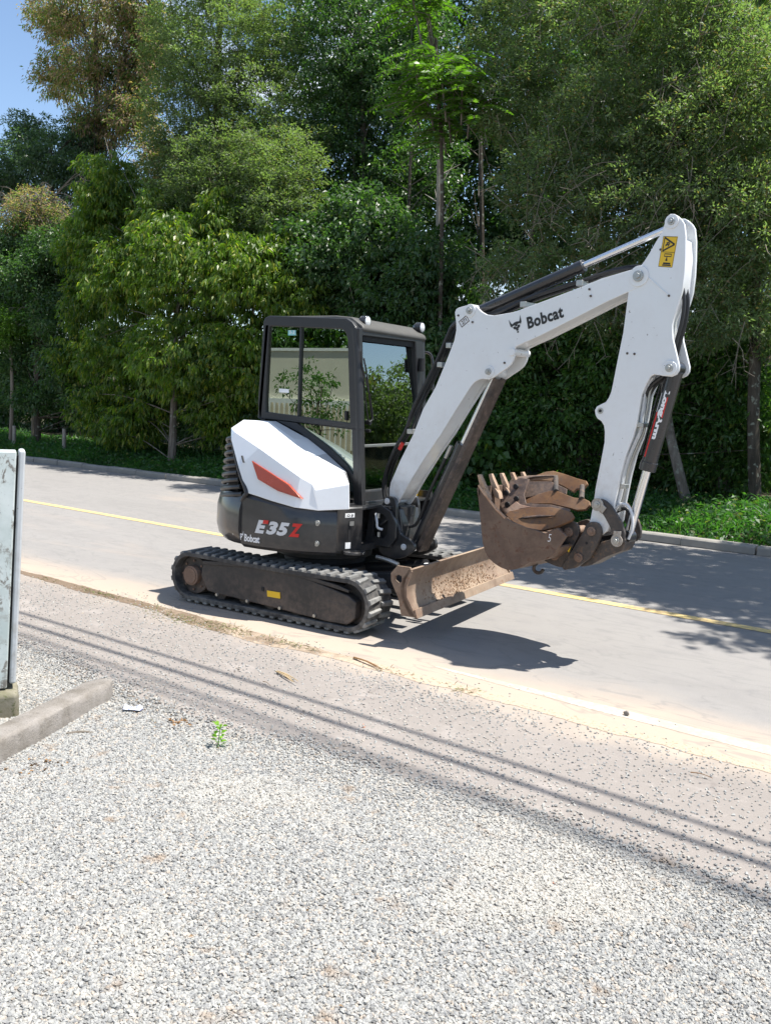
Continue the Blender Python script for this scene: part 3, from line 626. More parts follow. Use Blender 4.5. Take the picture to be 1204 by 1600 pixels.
m = cowl.modifiers.new('bevel', 'BEVEL'); m.width = .016; m.segments = 3; m.limit_method = 'ANGLE'; m.angle_limit = radians(9); m.harden_normals = True
prism('orange_reflector', [(-0.148,-0.845,1.271),(0.049,-0.852,1.193),(0.238,-0.848,1.11),(0.362,-0.825,1.003),(0.146,-0.868,1.053),(-0.049,-0.88,1.13)], (0, .025, 0), M['orange'], cowl, .003)
prism('latch_slot', [(-0.276,-0.83,1.304),(-0.266,-0.83,1.305),(-0.226,-0.85,1.25),(-0.236,-0.85,1.25)], (0, .02, 0), M['dark'], cowl)
# engine door round the tail with louvres
RG = [(-.345, -.755)]+[(-.04+.835*cos(radians(-112-k*10)), .835*sin(radians(-112-k*10))) for k in range(14)]+[(-.30, .80), (-.1, .80)]
hood = wall(RG, [(.95, 0), (1.25, -.01), (1.40, -.04), (1.455, -.08)], 0, M['dark'], 'engine_door', EX, .08)
prism('engine_hood', [(p[0]*.93, p[1]*.72, 1.40) for p in RG[1:]]+[(-.3, .6, 1.40), (-.3, -.3, 1.40)], (0, 0, .03), M['charcoal'], EX, .01)
gl = []
def grille():
    px = [(357,700,352,716), (356,713,351,727), (355,727,350,742), (353,741,349,757), (352,755,348,770), (350,768,346,781), (350,780,346,790)]
    # ribs run round the corner and slant down towards the tail
    for k in range(9):
        z0 = 1.44-.056*k; pts = []
        fk = (z0-.98)/.46; a0 = -103-19*fk
        for j in range(9):
            a = radians(a0-j*5.0); r = .876-.045*fk+(.012 if 0 < j else -.01); pts.append((-.04+r*cos(a), r*sin(a), z0-.010*j))
        bm = bmesh.new(); ab_tube(bm, pts, .020, 8, False); fin(bm, 'louvre', M['frame'], hood)
    # thick rim between cowl and louvres
    rim = [(-0.5,-0.7,1.437),(-0.475,-0.71,1.407),(-0.382,-0.77,1.28),(-0.275,-0.83,1.146),(-0.172,-0.872,1.02),(-0.191,-0.872,0.982),(-0.25,-0.85,0.906),(-0.286,-0.84,0.849),(-0.364,-0.8,0.838)]
    tube('grille_rim', rim, .018, M['frame'], hood, 8)
grille()

# ---- cab
CB = empty('cab'); CB.parent = EX
YN = -.285; YF = .82
ring_o = [(-0.557,-0.285,1.605),(-0.579,-0.285,1.745),(-0.537,-0.285,2.439),(-0.52,-0.285,2.477),(-0.47,-0.285,2.493),(0.346,-0.285,2.459),(0.405,-0.285,2.427),(0.452,-0.285,2.375),(0.5,-0.285,1.719),(0.514,-0.285,1.557)]
ring_i = [(-0.486,-0.285,1.662),(-0.492,-0.285,1.748),(-0.473,-0.285,2.384),(-0.467,-0.285,2.397),(-0.445,-0.285,2.403),(0.292,-0.285,2.371),(0.335,-0.285,2.35),(0.363,-0.285,2.288),(0.409,-0.285,1.689),(0.416,-0.285,1.605)]
def tri_frame(name, yy, th):
    bm = bmesh.new(); dx = lambda p: (p[0], yy, p[2]); ab_ring(bm, [dx(p) for p in ring_o], [dx(p) for p in ring_i], (0, th, 0)); return fin(bm, name, M['frame'], CB, .010)
tri_frame('side_frame', YN, .06); tri_frame('side_frame', YF-.06, .06)
lo = [(-0.36,-0.285,1.592),(-0.088,-0.285,1.494),(0.185,-0.285,1.32),(0.402,-0.285,1.18),(0.471,-0.285,1.1),(0.493,-0.285,0.888),(0.576,-0.285,0.896),(0.514,-0.285,1.555)]
li = [(-0.148,-0.285,1.587),(-0.048,-0.285,1.529),(0.215,-0.285,1.387),(0.392,-0.285,1.259),(0.46,-0.285,1.184),(0.47,-0.285,1.185),(0.469,-0.285,1.195),(0.441,-0.285,1.554)]
bm = bmesh.new(); ab_ring(bm, lo, li, (0, .05, 0)); fin(bm, 'lower_side_frame', M['frame'], CB, .006)
def pane(name, pts, vec, mat): 
    return prism(name, pts, vec, mat, CB)
pane('side_window', [(p[0], YN+.025, p[2]) for p in ring_i], (0, .006, 0), M['glass'])
pane('lower_side_window', [(p[0], YN+.02, p[2]) for p in li], (0, .006, 0), M['glass'])
pane('far_side_window', [(p[0], YF-.03, p[2]) for p in ring_i], (0, .006, 0), M['glass'])
q = [(-0.129,-0.285,2.397),(-0.1,-0.285,1.619)]; box('window_divider', (q[0][0], YN+.018, (q[0][2]+q[1][2])/2), (.016, .03, q[0][2]-q[1][2]), M['frame'], CB, .003)
q = [(-0.494,-0.28,1.681),(-0.457,-0.28,1.766),(0.402,-0.28,1.689),(0.372,-0.28,1.635)]
q = [(0.356,-0.28,1.703),(0.376,-0.28,1.701),(0.379,-0.28,1.625),(0.359,-0.28,1.629)]; prism('window_latch', q, (0, .02, 0), M['dark'], CB)
# rear frame and glass
rx = ring_o[1][0]
bm = bmesh.new(); ab_ring(bm, [(rx, YN, 1.60), (rx, YF, 1.60), (rx+.06, YF, 2.42), (rx+.06, YN, 2.42)], [(rx+.01, YN+.09, 1.70), (rx+.01, YF-.09, 1.70), (rx+.055, YF-.09, 2.33), (rx+.055, YN+.09, 2.33)], (.05, 0, 0)); fin(bm, 'rear_frame', M['frame'], CB, .01)
pane('rear_window', [(rx+.03, YN+.08, 1.69), (rx+.03, YF-.08, 1.69), (rx+.075, YF-.08, 2.34), (rx+.075, YN+.08, 2.34)], (.006, 0, 0), M['clear'])
prism('rear_wall', [(rx+.02, YN+.02, .94), (rx+.02, YF-.02, .94), (rx+.02, YF-.02, 1.61), (rx+.02, YN+.02, 1.61)], (.05, 0, 0), M['frame'], CB)
# front frame, leaning slightly back
fo = [(0.475,-0.282,2.38),(0.475,-0.248,1.718),(0.475,-0.135,0.874),(0.475,0.815,0.849),(0.475,0.841,1.736),(0.475,0.747,2.388)]
fi = [(0.475,-0.228,2.323),(0.475,-0.163,1.72),(0.475,-0.107,1.041),(0.475,0.694,1.042),(0.475,0.714,1.734),(0.475,0.615,2.337)]
bm = bmesh.new(); ab_ring(bm, fo, fi, (-.06, 0, 0)); fin(bm, 'front_frame', M['frame'], CB, .012)
# rounded near front pillar joins side and front frames
pil = [(0.435,-0.27,2.382),(0.471,-0.27,2.134),(0.503,-0.27,1.719),(0.524,-0.27,1.405),(0.56,-0.27,0.893)]
bm = bmesh.new(); ab_tube(bm, [(p[0]-.018, -.25, p[2]) for p in pil], .038, 14, False); fin(bm, 'front_pillar', M['frame'], CB)
ws = [(0.45,-0.196,2.331),(0.45,-0.106,1.43),(0.45,0.793,1.44),(0.45,0.667,2.347)]; ws = [(p[0]-.035 if i_ in (0, 3) else p[0]+.015, p[1], p[2]) for i_, p in enumerate(ws)]; pane('windscreen', ws, (-.006, 0, 0), M['screen'])
lw_ = [(0.455,-0.107,1.398),(0.455,-0.072,1.032),(0.455,0.751,1.031),(0.455,0.776,1.405)]; pane('lower_windscreen', lw_, (-.006, 0, 0), M['clear'])
prism('windscreen_rail', [(0.48,-0.151,1.427),(0.48,-0.149,1.406),(0.48,0.768,1.415),(0.48,0.766,1.439)], (-.03, 0, 0), M['steel'], CB, .003)
prism('front_panel', [(0.477,-0.119,1.026),(0.477,-0.109,0.889),(0.477,0.8,0.856),(0.477,0.739,1.016)], (-.02, 0, 0), M['frame'], CB, .003)
prism('shade_strip', [(0.45,-0.186,2.322),(0.45,-0.183,2.28),(0.45,0.672,2.291),(0.45,0.668,2.342)], (-.003, 0, 0), M['dark'], CB)
prism('yellow_sticker', [(0.481,0.697,1.019),(0.481,0.79,1.019),(0.481,0.8,0.905),(0.481,0.707,0.911)], (-.003, 0, 0), M['yellow'], CB)
# roof
q = [(-0.52,-0.285,2.477),(-0.47,-0.285,2.493),(0.346,-0.285,2.459),(0.405,-0.285,2.427)]
zt_ = q[1][2]
rp = [(q[0][0], zt_-.10), (q[0][0]+.01, zt_-.02), (q[1][0]+.03, zt_+.0), (.20, zt_-.005), (.36, zt_-.02), (.47, 2.405), (.49, 2.375), (.47, 2.345), (.40, 2.345), (.3, 2.36), (-.4, 2.37)]
prism('roof', [(a, -.235, b) for a, b in rp], (0, 1.03, 0), M['roofp'] if 'roofp' in M else M['frame'], CB, .018)
def work_light(p, r=.048):
    bm = bmesh.new(); ab_cyl(bm, (p[0]-.05, p[1], p[2]), (p[0]+.005, p[1], p[2]), r, 20, r*1.0); ab_cyl(bm, (p[0]-.085, p[1], p[2]), (p[0]-.05, p[1], p[2]), r*.55, 20, r); ab_cyl(bm, (p[0]-.03, p[1], p[2]-r), (p[0]-.03, p[1], p[2]-r-.05), .012, 8)
    ab_box(bm, (p[0]-.03, p[1], p[2]-r-.05), (.05, .05, .01))
    o = fin(bm, 'work_light', M['cyl'], CB, .003)
    bm = bmesh.new(); bmesh.ops.create_uvsphere(bm, u_segments=20, v_segments=10, radius=r*.86, matrix=Matrix.Translation((p[0]+.004, p[1], p[2])) @ Matrix.Diagonal((.22, 1, 1, 1))); fin(bm, 'lamp_lens', M['lens'], o)
for q in [(0.44,-0.113,2.446),(0.44,0.775,2.477)]: work_light(q)
# wiper, hung from the top corner
q = [(0.49,-0.251,2.136),(0.49,-0.194,1.993),(0.49,-0.143,1.8),(0.49,-0.094,1.641)]; 
wb = tube('wiper', [(a+.02, b, c) for a, b, c in q], .007, M['hose'], CB)
tube('wiper_blade', [(0.5,-0.288,2.195),(0.5,-0.227,1.971),(0.5,-0.185,1.784),(0.5,-0.125,1.604)], .006, M['hose'], wb); tube('wiper_arm', [(0.52,-0.282,2.072),(0.52,-0.151,1.817),(0.52,-0.101,1.659),(0.52,-0.146,1.616)], .006, M['hose'], wb)
q = [(0.5,-0.116,1.615)][0]; cyl('wiper_motor', (q[0]-.03, q[1], q[2]), (q[0]+.01, q[1], q[2]), .022, M['hose'], wb); cyl('wiper_spigot', (q[0]-.03, q[1], q[2]-.07), (q[0]+.01, q[1], q[2]-.07), .014, M['hose'], wb)
# mirror rail on the far front corner
tube('grab_rail', [(0.409,0.86,2.257),(0.452,0.88,2.259),(0.483,0.9,2.226),(0.502,0.9,2.12),(0.513,0.9,1.915)], .013, M['cyl'], CB)
q = [(0.425,0.7,2.195),(0.431,0.7,2.08)]; tube('mirror', [(.50, .70, q[0][2]), (.50, .70, q[1][2])], .03, M['dark'], CB, 10)
for a, b in (('teal', [(-0.278,-0.262,2.368),(-0.195,-0.262,2.367),(-0.193,-0.262,2.324),(-0.277,-0.262,2.324)]), ('wprint', [(-0.36,-0.262,1.869),(-0.253,-0.262,1.866),(-0.252,-0.262,1.834),(-0.359,-0.262,1.836)])):
    prism('window_sticker', b, (0, .003, 0), M[a], CB)
lettering('sticker_print', '3-3', lambda a, b: ([(-0.26,-0.266,2.335)][0][0]+a, -.2655, [(-0.26,-0.266,2.335)][0][2]+b), .055, .03, M['wprint'], CB)
# interior: floor, seat, levers
box('cab_floor', (-.02, .27, .95), (.95, 1.04, .04), M['dark'], CB)
bm = bmesh.new(); ab_box(bm, (-.12, .27, 1.30), (.46, .48, .12)); ab_box(bm, (-.34, .27, 1.62), (.13, .46, .60), Matrix.Rotation(radians(-10), 3, 'Y')); ab_box(bm, (-.40, .27, 2.0), (.09, .26, .18)); ab_box(bm, (-.12, .27, 1.1), (.4, .4, .3)); fin(bm, 'seat', M['seat'], CB, .03)
for y in (-.05,):
    bm = bmesh.new(); ab_box(bm, (.02, y, 1.32), (.34, .13, .22)); ab_tube(bm, [(.12, y, 1.40), (.14, y, 1.50), (.12, y, 1.60)], .022, 8); fin(bm, 'control_lever', M['seat'], CB, .01)

# ---- boom group: local frame s forward, t across to the far side
AZ = radians(8); PV = Vector((.80, 0, 0)); BD = Vector((cos(AZ), -sin(AZ), 0)); BN = Vector((sin(AZ), cos(AZ), 0))
def bp(s, z, t): q = PV+BD*s+BN*t; return (q.x, q.y, z)
def bprism(bm, pts, t0, t1): ab_prism(bm, [bp(s, z, t0) for s, z in pts], BN*(t1-t0))
def bplate(name, pts, t0, t1, mat, parent, bevel=.004): bm = bmesh.new(); bprism(bm, pts, t0, t1); return fin(bm, name, mat, parent, bevel)
def round_poly(pts, r=.02, k=4):
    o = []; n = len(pts)
    for i in range(n):
        a, b, c = Vector(pts[i-1]), Vector(pts[i]), Vector(pts[(i+1) % n]); e1 = (a-b); e2 = (c-b); d = min(r, e1.length*.45, e2.length*.45)
        p = b+e1.normalized()*d; q = b+e2.normalized()*d
        for j in range(k+1): t = j/k; w = (1-t)**2*p+2*t*(1-t)*b+t*t*q; o.append((w.x, w.y))
    return o
def pin(name, s, z, t0, t1, r, parent, mat='steel', cap=True):
    bm = bmesh.new(); ab_cyl(bm, bp(s, z, t0), bp(s, z, t1), r, 20)
    if cap: ab_cyl(bm, bp(s, z, t0-.010), bp(s, z, t0), r*.55, 6)
    return fin(bm, name, M[mat], parent, .003)
# swing bracket
bk = [(-0.172,0.833),(-0.095,0.96),(-0.083,0.999),(-0.048,1.018),(0.007,1.018),(0.036,1),(0.053,0.938),(0.06,0.827),(0.113,0.717),(0.21,0.687),(0.252,0.661),(0.262,0.599),(0.171,0.539),(0.084,0.505),(-0.056,0.509),(-0.114,0.536),(-0.147,0.63)]
BK = bplate('swing_bracket', round_poly(bk, .015, 2), -.16, -.125, M['charcoal'], EX, .008)
bplate('bracket_far_plate', round_poly(bk, .015, 2), .125, .16, M['charcoal'], BK, .008)
bm = bmesh.new(); ab_cyl(bm, (.80, 0, .66), (.80, 0, .90), .095, 24)
bprism(bm, [(-.08, .62), (-.08, .92), (.06, .92), (.10, .75), (.10, .62)], -.125, .125); fin(bm, 'bracket_body', M['charcoal'], BK, .01)
q = [(-0.046,0.976),(0.151,0.618)]; pin('pin', *q[0], -.172, .172, .026, BK, 'silver'); pin('pin', *q[1], -.172, .172, .026, BK, 'silver')
FOOT = q[0]; LIFT = q[1]
# boom
full = [(0.506,2.5),(0.517,2.524),(0.54,2.535),(0.63,2.551),(0.673,2.547),(0.709,2.534),(0.758,2.496),(0.807,2.473),(0.87,2.464),(1.033,2.482),(1.173,2.519),(1.402,2.584),(1.614,2.646),(1.738,2.687),(1.968,2.735),(2,2.739),(2.033,2.728),(2.057,2.706),(2.068,2.681),(2.061,2.652),(2.041,2.631),(2.011,2.613),(1.935,2.584),(1.783,2.526),(1.628,2.458),(1.447,2.38),(1.264,2.302),(1.132,2.253),(1.078,2.231),(1.063,2.203),(1.071,2.166),(1.062,2.133),(1.043,2.1),(1,2.067),(0.95,2.038),(0.896,2.004),(0.855,1.989),(0.791,1.993),(0.756,1.983),(0.722,1.963),(0.691,1.931),(0.564,1.753),(0.435,1.562),(0.271,1.347),(0.135,1.149),(0.022,0.969),(-0.004,0.939),(-0.046,0.945),(-0.077,0.991),(-0.081,1.071),(-0.071,1.126),(0.023,1.319),(0.146,1.536),(0.234,1.741),(0.352,1.924),(0.409,2.048),(0.461,2.162),(0.513,2.285),(0.527,2.363),(0.523,2.416)]
core = [(0.546,2.44),(1.035,2.464),(1.174,2.501),(1.403,2.566),(1.615,2.633),(1.97,2.72),(2.001,2.722),(2.035,2.708),(2.045,2.682),(2.026,2.646),(2.009,2.63),(1.933,2.6),(1.782,2.539),(1.627,2.472),(1.263,2.316),(1.104,2.258),(1.029,2.217),(0.914,2.166),(0.803,2.089),(0.72,1.992),(0.663,1.928),(0.434,1.582),(0.134,1.17),(0.02,1.006),(-0.02,0.98),(-0.05,1.01),(-0.054,1.074),(0.043,1.321),(0.167,1.537),(0.253,1.742),(0.372,1.925),(0.477,2.162),(0.525,2.285)]
bm = bmesh.new(); bprism(bm, core, -.086, .086); bprism(bm, full, -.10, -.078); bprism(bm, full, .078, .10)
BOOM = fin(bm, 'boom', M['white'], EX, .0045)
P = {}
P['liftlug'], P['armlug'], P['elbow'] = [(0.855,2.047),(0.651,2.507),(2.011,2.686)]
for k, r in (('liftlug', .024), ('armlug', .026), ('elbow', .036)):
    bm = bmesh.new(); ab_cyl(bm, bp(*P[k], -.108), bp(*P[k], .108), r*1.9, 28); fin(bm, 'pin_boss', M['white'], BOOM, .003)
    pin('pin', *P[k], -.122, .122, r, BOOM)
q = [(1.052,2.203)][0]
cyl('cable_boss', bp(q[0]+.0, q[1]-.01, -.112), bp(q[0], q[1]-.01, .112), .028, M['white'], BOOM, 20, .003)
def bsurf(o, ex, t): # map on the near plate along a direction
    o = Vector(o); ex = Vector(ex).normalized(); ey = Vector((-ex.y, ex.x)); return lambda a, b: bp(*(o+ex*a+ey*b), t)
q = [(1.179,2.356),(1.474,2.435),(1.156,2.458),(1.044,2.32),(1.141,2.355),(1.015,2.432)]
d_ = Vector(q[1])-Vector(q[0]); lettering('maker_lettering', 'Bobcat', bsurf(q[0], d_, -.1025), d_.length*.98, (Vector(q[2])-Vector(q[0])).length*.84, M['bprint'], BOOM, 0, .036, 1.06)
d3 = Vector(q[4])-Vector(q[3]); poly_print('cat_emblem', CAT, (lambda g: lambda a, b: g(a*d3.length, b*(Vector(q[5])-Vector(q[3])).length))(bsurf(q[3], d3, -.1025)), M['bprint'], BOOM)
q = [(0.581,2.381),(0.644,2.428)]
poly_print('inspection_mark', [[(0, 0), (.085, 0), (.085, .006), (0, .006)], [(0, .05), (.085, .05), (.085, .056), (0, .056)], [(0, 0), (.005, 0), (.005, .056), (0, .056)], [(.08, 0), (.085, 0), (.085, .056), (.08, .056)]], bsurf(q[0], (.8, .55), -.1025), M['guard'], BOOM)
lettering('inspection_print', '271', (lambda g: lambda a, b: g(a+.018, b+.012))(bsurf(q[0], (.8, .55), -.1025)), .05, .032, M['guard'], BOOM)
for a in [(0.544,2.474),(0.681,2.42),(0.991,2.114),(1.653,2.618),(1.666,2.572)]: cyl('grease_fitting', bp(*a, -.108), bp(*a, -.09), .008, M['guard'], BOOM, 10)
# hoses over the boom's back
for k in range(4):
    t = -.05+.03*k; s_ = 3*k
    hz_ = [(-0.127,0.866),(-0.201,1.05),(-0.182,1.215),(-0.086,1.411),(0.029,1.567),(0.101,1.738),(0.222,1.949),(0.327,2.154),(0.399,2.329),(0.45,2.413),(0.619,2.462),(0.854,2.479),(1.13,2.573),(1.392,2.643),(1.591,2.695),(1.783,2.745),(1.971,2.746),(2.115,2.658),(2.27,2.526)]
    tube('boom_hose', [bp(a+.012*sin(k*2+i*.9), z+.015*(k % 2)+.008*cos(k+i), t) for i, (a, z) in enumerate(hz_)], .013, M['hose'], BOOM, 7, None, 4)
for q in [(0.091,1.559),(0.368,2.1),(0.447,2.25),(1.109,2.54),(1.56,2.668)]:
    a = Vector(q); bm = bmesh.new(); ab_box(bm, bp(a.x, a.y, 0), (.05, .17, .04), Matrix.Rotation(-AZ, 3, 'Z')); fin(bm, 'hose_clamp', M['steel'], BOOM, .004)
tube('red_hose_tag', [bp(*[(-0.022,1.405)][0], -.06), bp(*[(0.009,1.46)][0], -.06)], .017, M['red'], BOOM)
# cylinders
def ram(name, A, Bq, frac, rb, rr, t, parent=EX, back=.0):
    A = Vector(A); Bq = Vector(Bq); m = A.lerp(Bq, frac); d = (Bq-A).normalized()
    bm = bmesh.new(); ab_cyl(bm, bp(*A, t-.045), bp(*A, t+.045), rb*.95, 24); ab_cyl(bm, bp(*(A+d*rb*.3), t), bp(*m, t), rb, 28); ab_cyl(bm, bp(*(m-d*.05), t), bp(*(m+d*.012), t), rb*1.09, 28)
    ab_tube(bm, [bp(*(A+d*.12+Vector((-d.y, d.x))*(-rb-.012)), t-.02), bp(*(m-d*.08+Vector((-d.y, d.x))*(-rb-.012)), t-.02)], .008, 6, False)
    o = fin(bm, name, M['cyl'], parent, .004)
    bm = bmesh.new(); ab_cyl(bm, bp(*m, t), bp(*(Bq-d*rb*.6), t), rr, 24); fin(bm, 'piston_rod', M['chrome'], o)
    bm = bmesh.new(); ab_cyl(bm, bp(*Bq, t-.045), bp(*Bq, t+.045), rb*.8, 24); fin(bm, 'rod_eye', M['cyl'], o, .004)
    return o, A, Bq, d
P['armtop'], P['bktcyl'] = [(2.211,3.02),(2.273,2.084)]
ram('arm_cylinder', P['armlug'], P['armtop'], .565, .042, .024, 0)
L1 = Vector(P['liftlug'])
o, A_, B_, d_ = ram('boom_cylinder', LIFT, L1, .60, .05, .026, 0)
nf = Vector((d_.y, -d_.x))
g0 = A_+nf*.050; g1 = A_.lerp(B_, .985)+nf*.036
bm = bmesh.new(); ab_prism(bm, [bp(*g0, -.07), bp(*g1, -.07), bp(*(g1+nf*.030), -.07), bp(*(g0+nf*.035), -.07)], BN*.012); ab_prism(bm, [bp(*g0, .030), bp(*g1, .030), bp(*(g1+nf*.030), .058), bp(*(g0+nf*.035), .058)], BN*.012)
ab_prism(bm, [bp(*(g0+nf*.035), -.07), bp(*(g1+nf*.030), -.07), bp(*(g1+nf*.040), -.07), bp(*(g0+nf*.045), -.07)], BN*.112); fin(bm, 'rod_guard', M['guard'], o, .003)
cyl('hose_fitting', bp(*(A_.lerp(B_, .50)-nf*.075), -.03), bp(*(A_.lerp(B_, .57)-nf*.075), -.03), .018, M['steel'], o, 8)
tube('hydraulic_hose', [bp(*(A_.lerp(B_, .50)-nf*.075), -.03), bp(*(A_.lerp(B_, .3)-nf*.08), -.03), bp(*(A_.lerp(B_, .1)-nf*.07), -.03), bp(-.02, .8, -.03)], .014, M['hose'], o)
# arm
afull = [(2.174,3.056),(2.195,3.07),(2.221,3.067),(2.248,3.051),(2.275,3.026),(2.295,2.996),(2.31,2.915),(2.318,2.795),(2.321,2.694),(2.316,2.582),(2.304,2.526),(2.291,2.476),(2.274,2.413),(2.265,2.364),(2.27,2.311),(2.277,2.27),(2.295,2.216),(2.321,2.138),(2.333,2.101),(2.333,2.068),(2.318,2.043),(2.288,2.028),(2.232,2.032),(2.168,2.041),(2.143,2.029),(2.115,1.973),(2.089,1.905),(2.072,1.742),(2.051,1.625),(2.007,1.496),(1.977,1.345),(1.95,1.144),(1.942,1.032),(1.913,0.965),(1.862,0.919),(1.81,0.898),(1.774,0.907),(1.752,0.937),(1.759,0.978),(1.775,1.026),(1.791,1.145),(1.798,1.25),(1.824,1.433),(1.842,1.574),(1.839,1.644),(1.829,1.688),(1.806,1.718),(1.776,1.734),(1.759,1.76),(1.752,1.791),(1.765,1.817),(1.797,1.834),(1.831,1.85),(1.852,1.882),(1.866,1.921),(1.874,1.969),(1.898,2.144),(1.924,2.321),(1.938,2.545),(1.942,2.613),(2.004,2.739),(2.038,2.782),(2.069,2.829),(2.104,2.892),(2.144,2.954),(2.157,3.001)]
acore = [(2.106,2.871),(2.155,2.92),(2.223,2.931),(2.285,2.909),(2.303,2.796),(2.302,2.696),(2.299,2.583),(2.269,2.478),(2.246,2.393),(2.244,2.311),(2.231,2.208),(2.178,2.146),(2.125,2.083),(2.09,1.998),(2.071,1.904),(2.051,1.741),(2.033,1.624),(1.989,1.495),(1.958,1.344),(1.928,1.142),(1.917,1.042),(1.892,0.976),(1.851,0.935),(1.808,0.921),(1.776,0.94),(1.783,0.981),(1.811,1.147),(1.818,1.251),(1.843,1.434),(1.861,1.575),(1.855,1.689),(1.849,1.798),(1.879,1.908),(1.893,1.969),(1.918,2.144),(1.941,2.321),(1.951,2.545),(1.964,2.611),(2.023,2.737),(2.059,2.797)]
bm = bmesh.new(); bprism(bm, acore, -.083, .083); bprism(bm, afull, -.097, -.072); bprism(bm, afull, .072, .097)
ARM = fin(bm, 'arm', M['white'], EX, .0045)
cap = [(2.174,3.056),(2.195,3.07),(2.221,3.067),(2.248,3.051),(2.275,3.026),(2.295,2.996),(2.305,2.948),(2.29,2.949),(2.269,2.999),(2.237,3.034),(2.2,3.049)]
P['link'], P['bktpin'], P['tip'] = [(1.848,1.143),(1.801,0.95),(2.011,0.912)]
for k, r in (('armtop', .024), ('bktcyl', .026)):
    bm = bmesh.new(); ab_cyl(bm, bp(*P[k], -.108), bp(*P[k], -.07), r*1.9, 28); ab_cyl(bm, bp(*P[k], .07), bp(*P[k], .108), r*1.9, 28); fin(bm, 'pin_boss', M['white'], ARM, .003)
    pin('pin', *P[k], -.118, .118, r, ARM)
q = [(1.796,1.788)][0]; cyl('stop_eye', bp(*q, -.1), bp(*q, -.0975), .022, M['steel'], ARM, 20); cyl('eye_hole', bp(*q, -.102), bp(*q, -.0995), .011, M['dark'], ARM, 16)
for q in [(1.966,2.18),(2.018,2.176),(2.229,2.549),(2.148,2.848)]: cyl('plug', bp(*q, -.102), bp(*q, -.09), .008, M['guard'], ARM, 12)
# gusset weld line
q = [(2.067,2.685),(2.223,2.554)]; tube('weld_bead', [bp(*q[0], -.0975), bp(*q[1], -.0975)], .006, M['white'], ARM, 6)
# warning sticker
st = [(2.161,2.932),(2.259,2.922),(2.236,2.728),(2.141,2.74),(2.153,2.835),(2.247,2.824)]
prism('warning_sticker', [bp(*st[i], -.0985) for i in range(4)], BN*.001, M['yellow'], ARM)
so_ = Vector(st[3]); sx_ = Vector(st[2])-so_; sy_ = Vector(st[0])-so_
def stm(a, b, e=-.0992): return bp(*(so_+sx_*a+sy_*b), e)
def stroke(polys, name='sticker_print'): poly_print(name, polys, lambda a, b: stm(a, b), M['bprint'], ARM)
def bar(x0, y0, x1, y1, w=.03): 
    d = Vector((x1-x0, y1-y0)); n_ = Vector((-d.y, d.x)).normalized()*w; return [(x0+n_.x, y0+n_.y), (x1+n_.x, y1+n_.y), (x1-n_.x, y1-n_.y), (x0-n_.x, y0-n_.y)]
stroke([bar(.12, .52, .9, .75), bar(.9, .75, .12, .96), bar(.12, .96, .12, .52), bar(0, .49, 1, .49, .008), bar(.25, .7, .45, .76), bar(.45, .68, .55, .80), bar(.3, .78, .5, .82, .02),
        bar(.3, .43, .8, .43, .015), bar(.3, .35, .8, .35, .015), bar(.3, .35, .3, .43, .015), bar(.8, .35, .8, .43, .015), bar(.5, .32, .5, .20, .04), bar(.42, .23, .58, .23, .02), bar(.3, .12, .82, .12, .03), bar(.25, .06, .88, .06, .02), bar(0, .008, 1, .008, .008), bar(.0, .992, 1, .992, .008), bar(.008, 0, .008, 1, .01), bar(.992, 0, .992, 1, .01)])
# bucket cylinder, its print
o, A_, B_, d_ = ram('bucket_cylinder', P['bktcyl'], [(2.025,0.931)][0], .585, .053, .030, 0)
nn_ = Vector((d_.y, -d_.x))
def bcm(s0, w0, sc=1):
    def g(a, b):   # a along the barrel downward, b across, wrapped on the near side
        th = (b+w0)/.053; q = A_+d_*(s0+a)+Vector((-d_.y, d_.x))*.0545*sin(th); return bp(q.x, q.y, -.0545*cos(th))
    return g
poly_print('red_print', [[(0.13, -.012), (.44, -.012), (.44, .002), (.13, .002)], [(.02, .034), (.16, .034), (.16, .042), (.02, .042)]], bcm(.17, -.018), M['red'], o)
poly_print('white_print', [[(0, -.014), (.13, -.014), (.13, -.009), (0, -.009)]], bcm(.17, -.018), M['wprint'], o)
lettering('cylinder_lettering', 'LongArm', bcm(.15, -.018), .33, .044, M['wprint'], o, 0, .06)
# arm pipes on its front edge
for k in range(2):
    pp = [(2.125,2.023),(2.085,1.937),(2.073,1.808),(2.067,1.764),(2.065,1.669),(2.031,1.58),(1.985,1.445),(1.964,1.342),(1.954,1.23),(1.925,1.101)]
    tube('hydraulic_pipe', [bp(a+.012*k+.004, z, -.035+.04*k) for a, z in pp], .0095, M['steel'] if k else M['silver'], ARM, 8)
q = [(2.077,1.704)][0]; box('pipe_clamp', bp(q[0], q[1], -.03), (.065, .10, .03), M['steel'], ARM, .003, Matrix.Rotation(-AZ, 3, 'Z'))
q = [(1.983,1.278)][0]; box('pipe_clamp', bp(q[0], q[1], -.03), (.04, .06, .03), M['steel'], ARM, .003, Matrix.Rotation(-AZ, 3, 'Z'))
for t in (-.03, .03):
    hh = [(2.273,2.649),(2.305,2.525),(2.302,2.401),(2.278,2.277),(2.256,2.173),(2.208,2.047),(2.133,1.982),(2.075,1.895)]
    tube('arm_hose', [bp(a, z, t) for a, z in hh], .013, M['hose'], ARM, 8)
hh = [(1.929,1.114),(1.974,1.155),(2.027,1.147),(2.065,1.085),(2.072,0.996),(2.05,0.918)]; tube('coupler_hose', [bp(a, z, -.05) for a, z in hh], .010, M['silver'], ARM, 8)
hh = [(1.911,1.09),(1.967,1.119),(2.006,1.1),(2.021,1.035),(1.989,0.964),(1.937,0.889)]; tube('coupler_hose', [bp(a, z, .02) for a, z in hh], .014, M['hose'], ARM, 8)
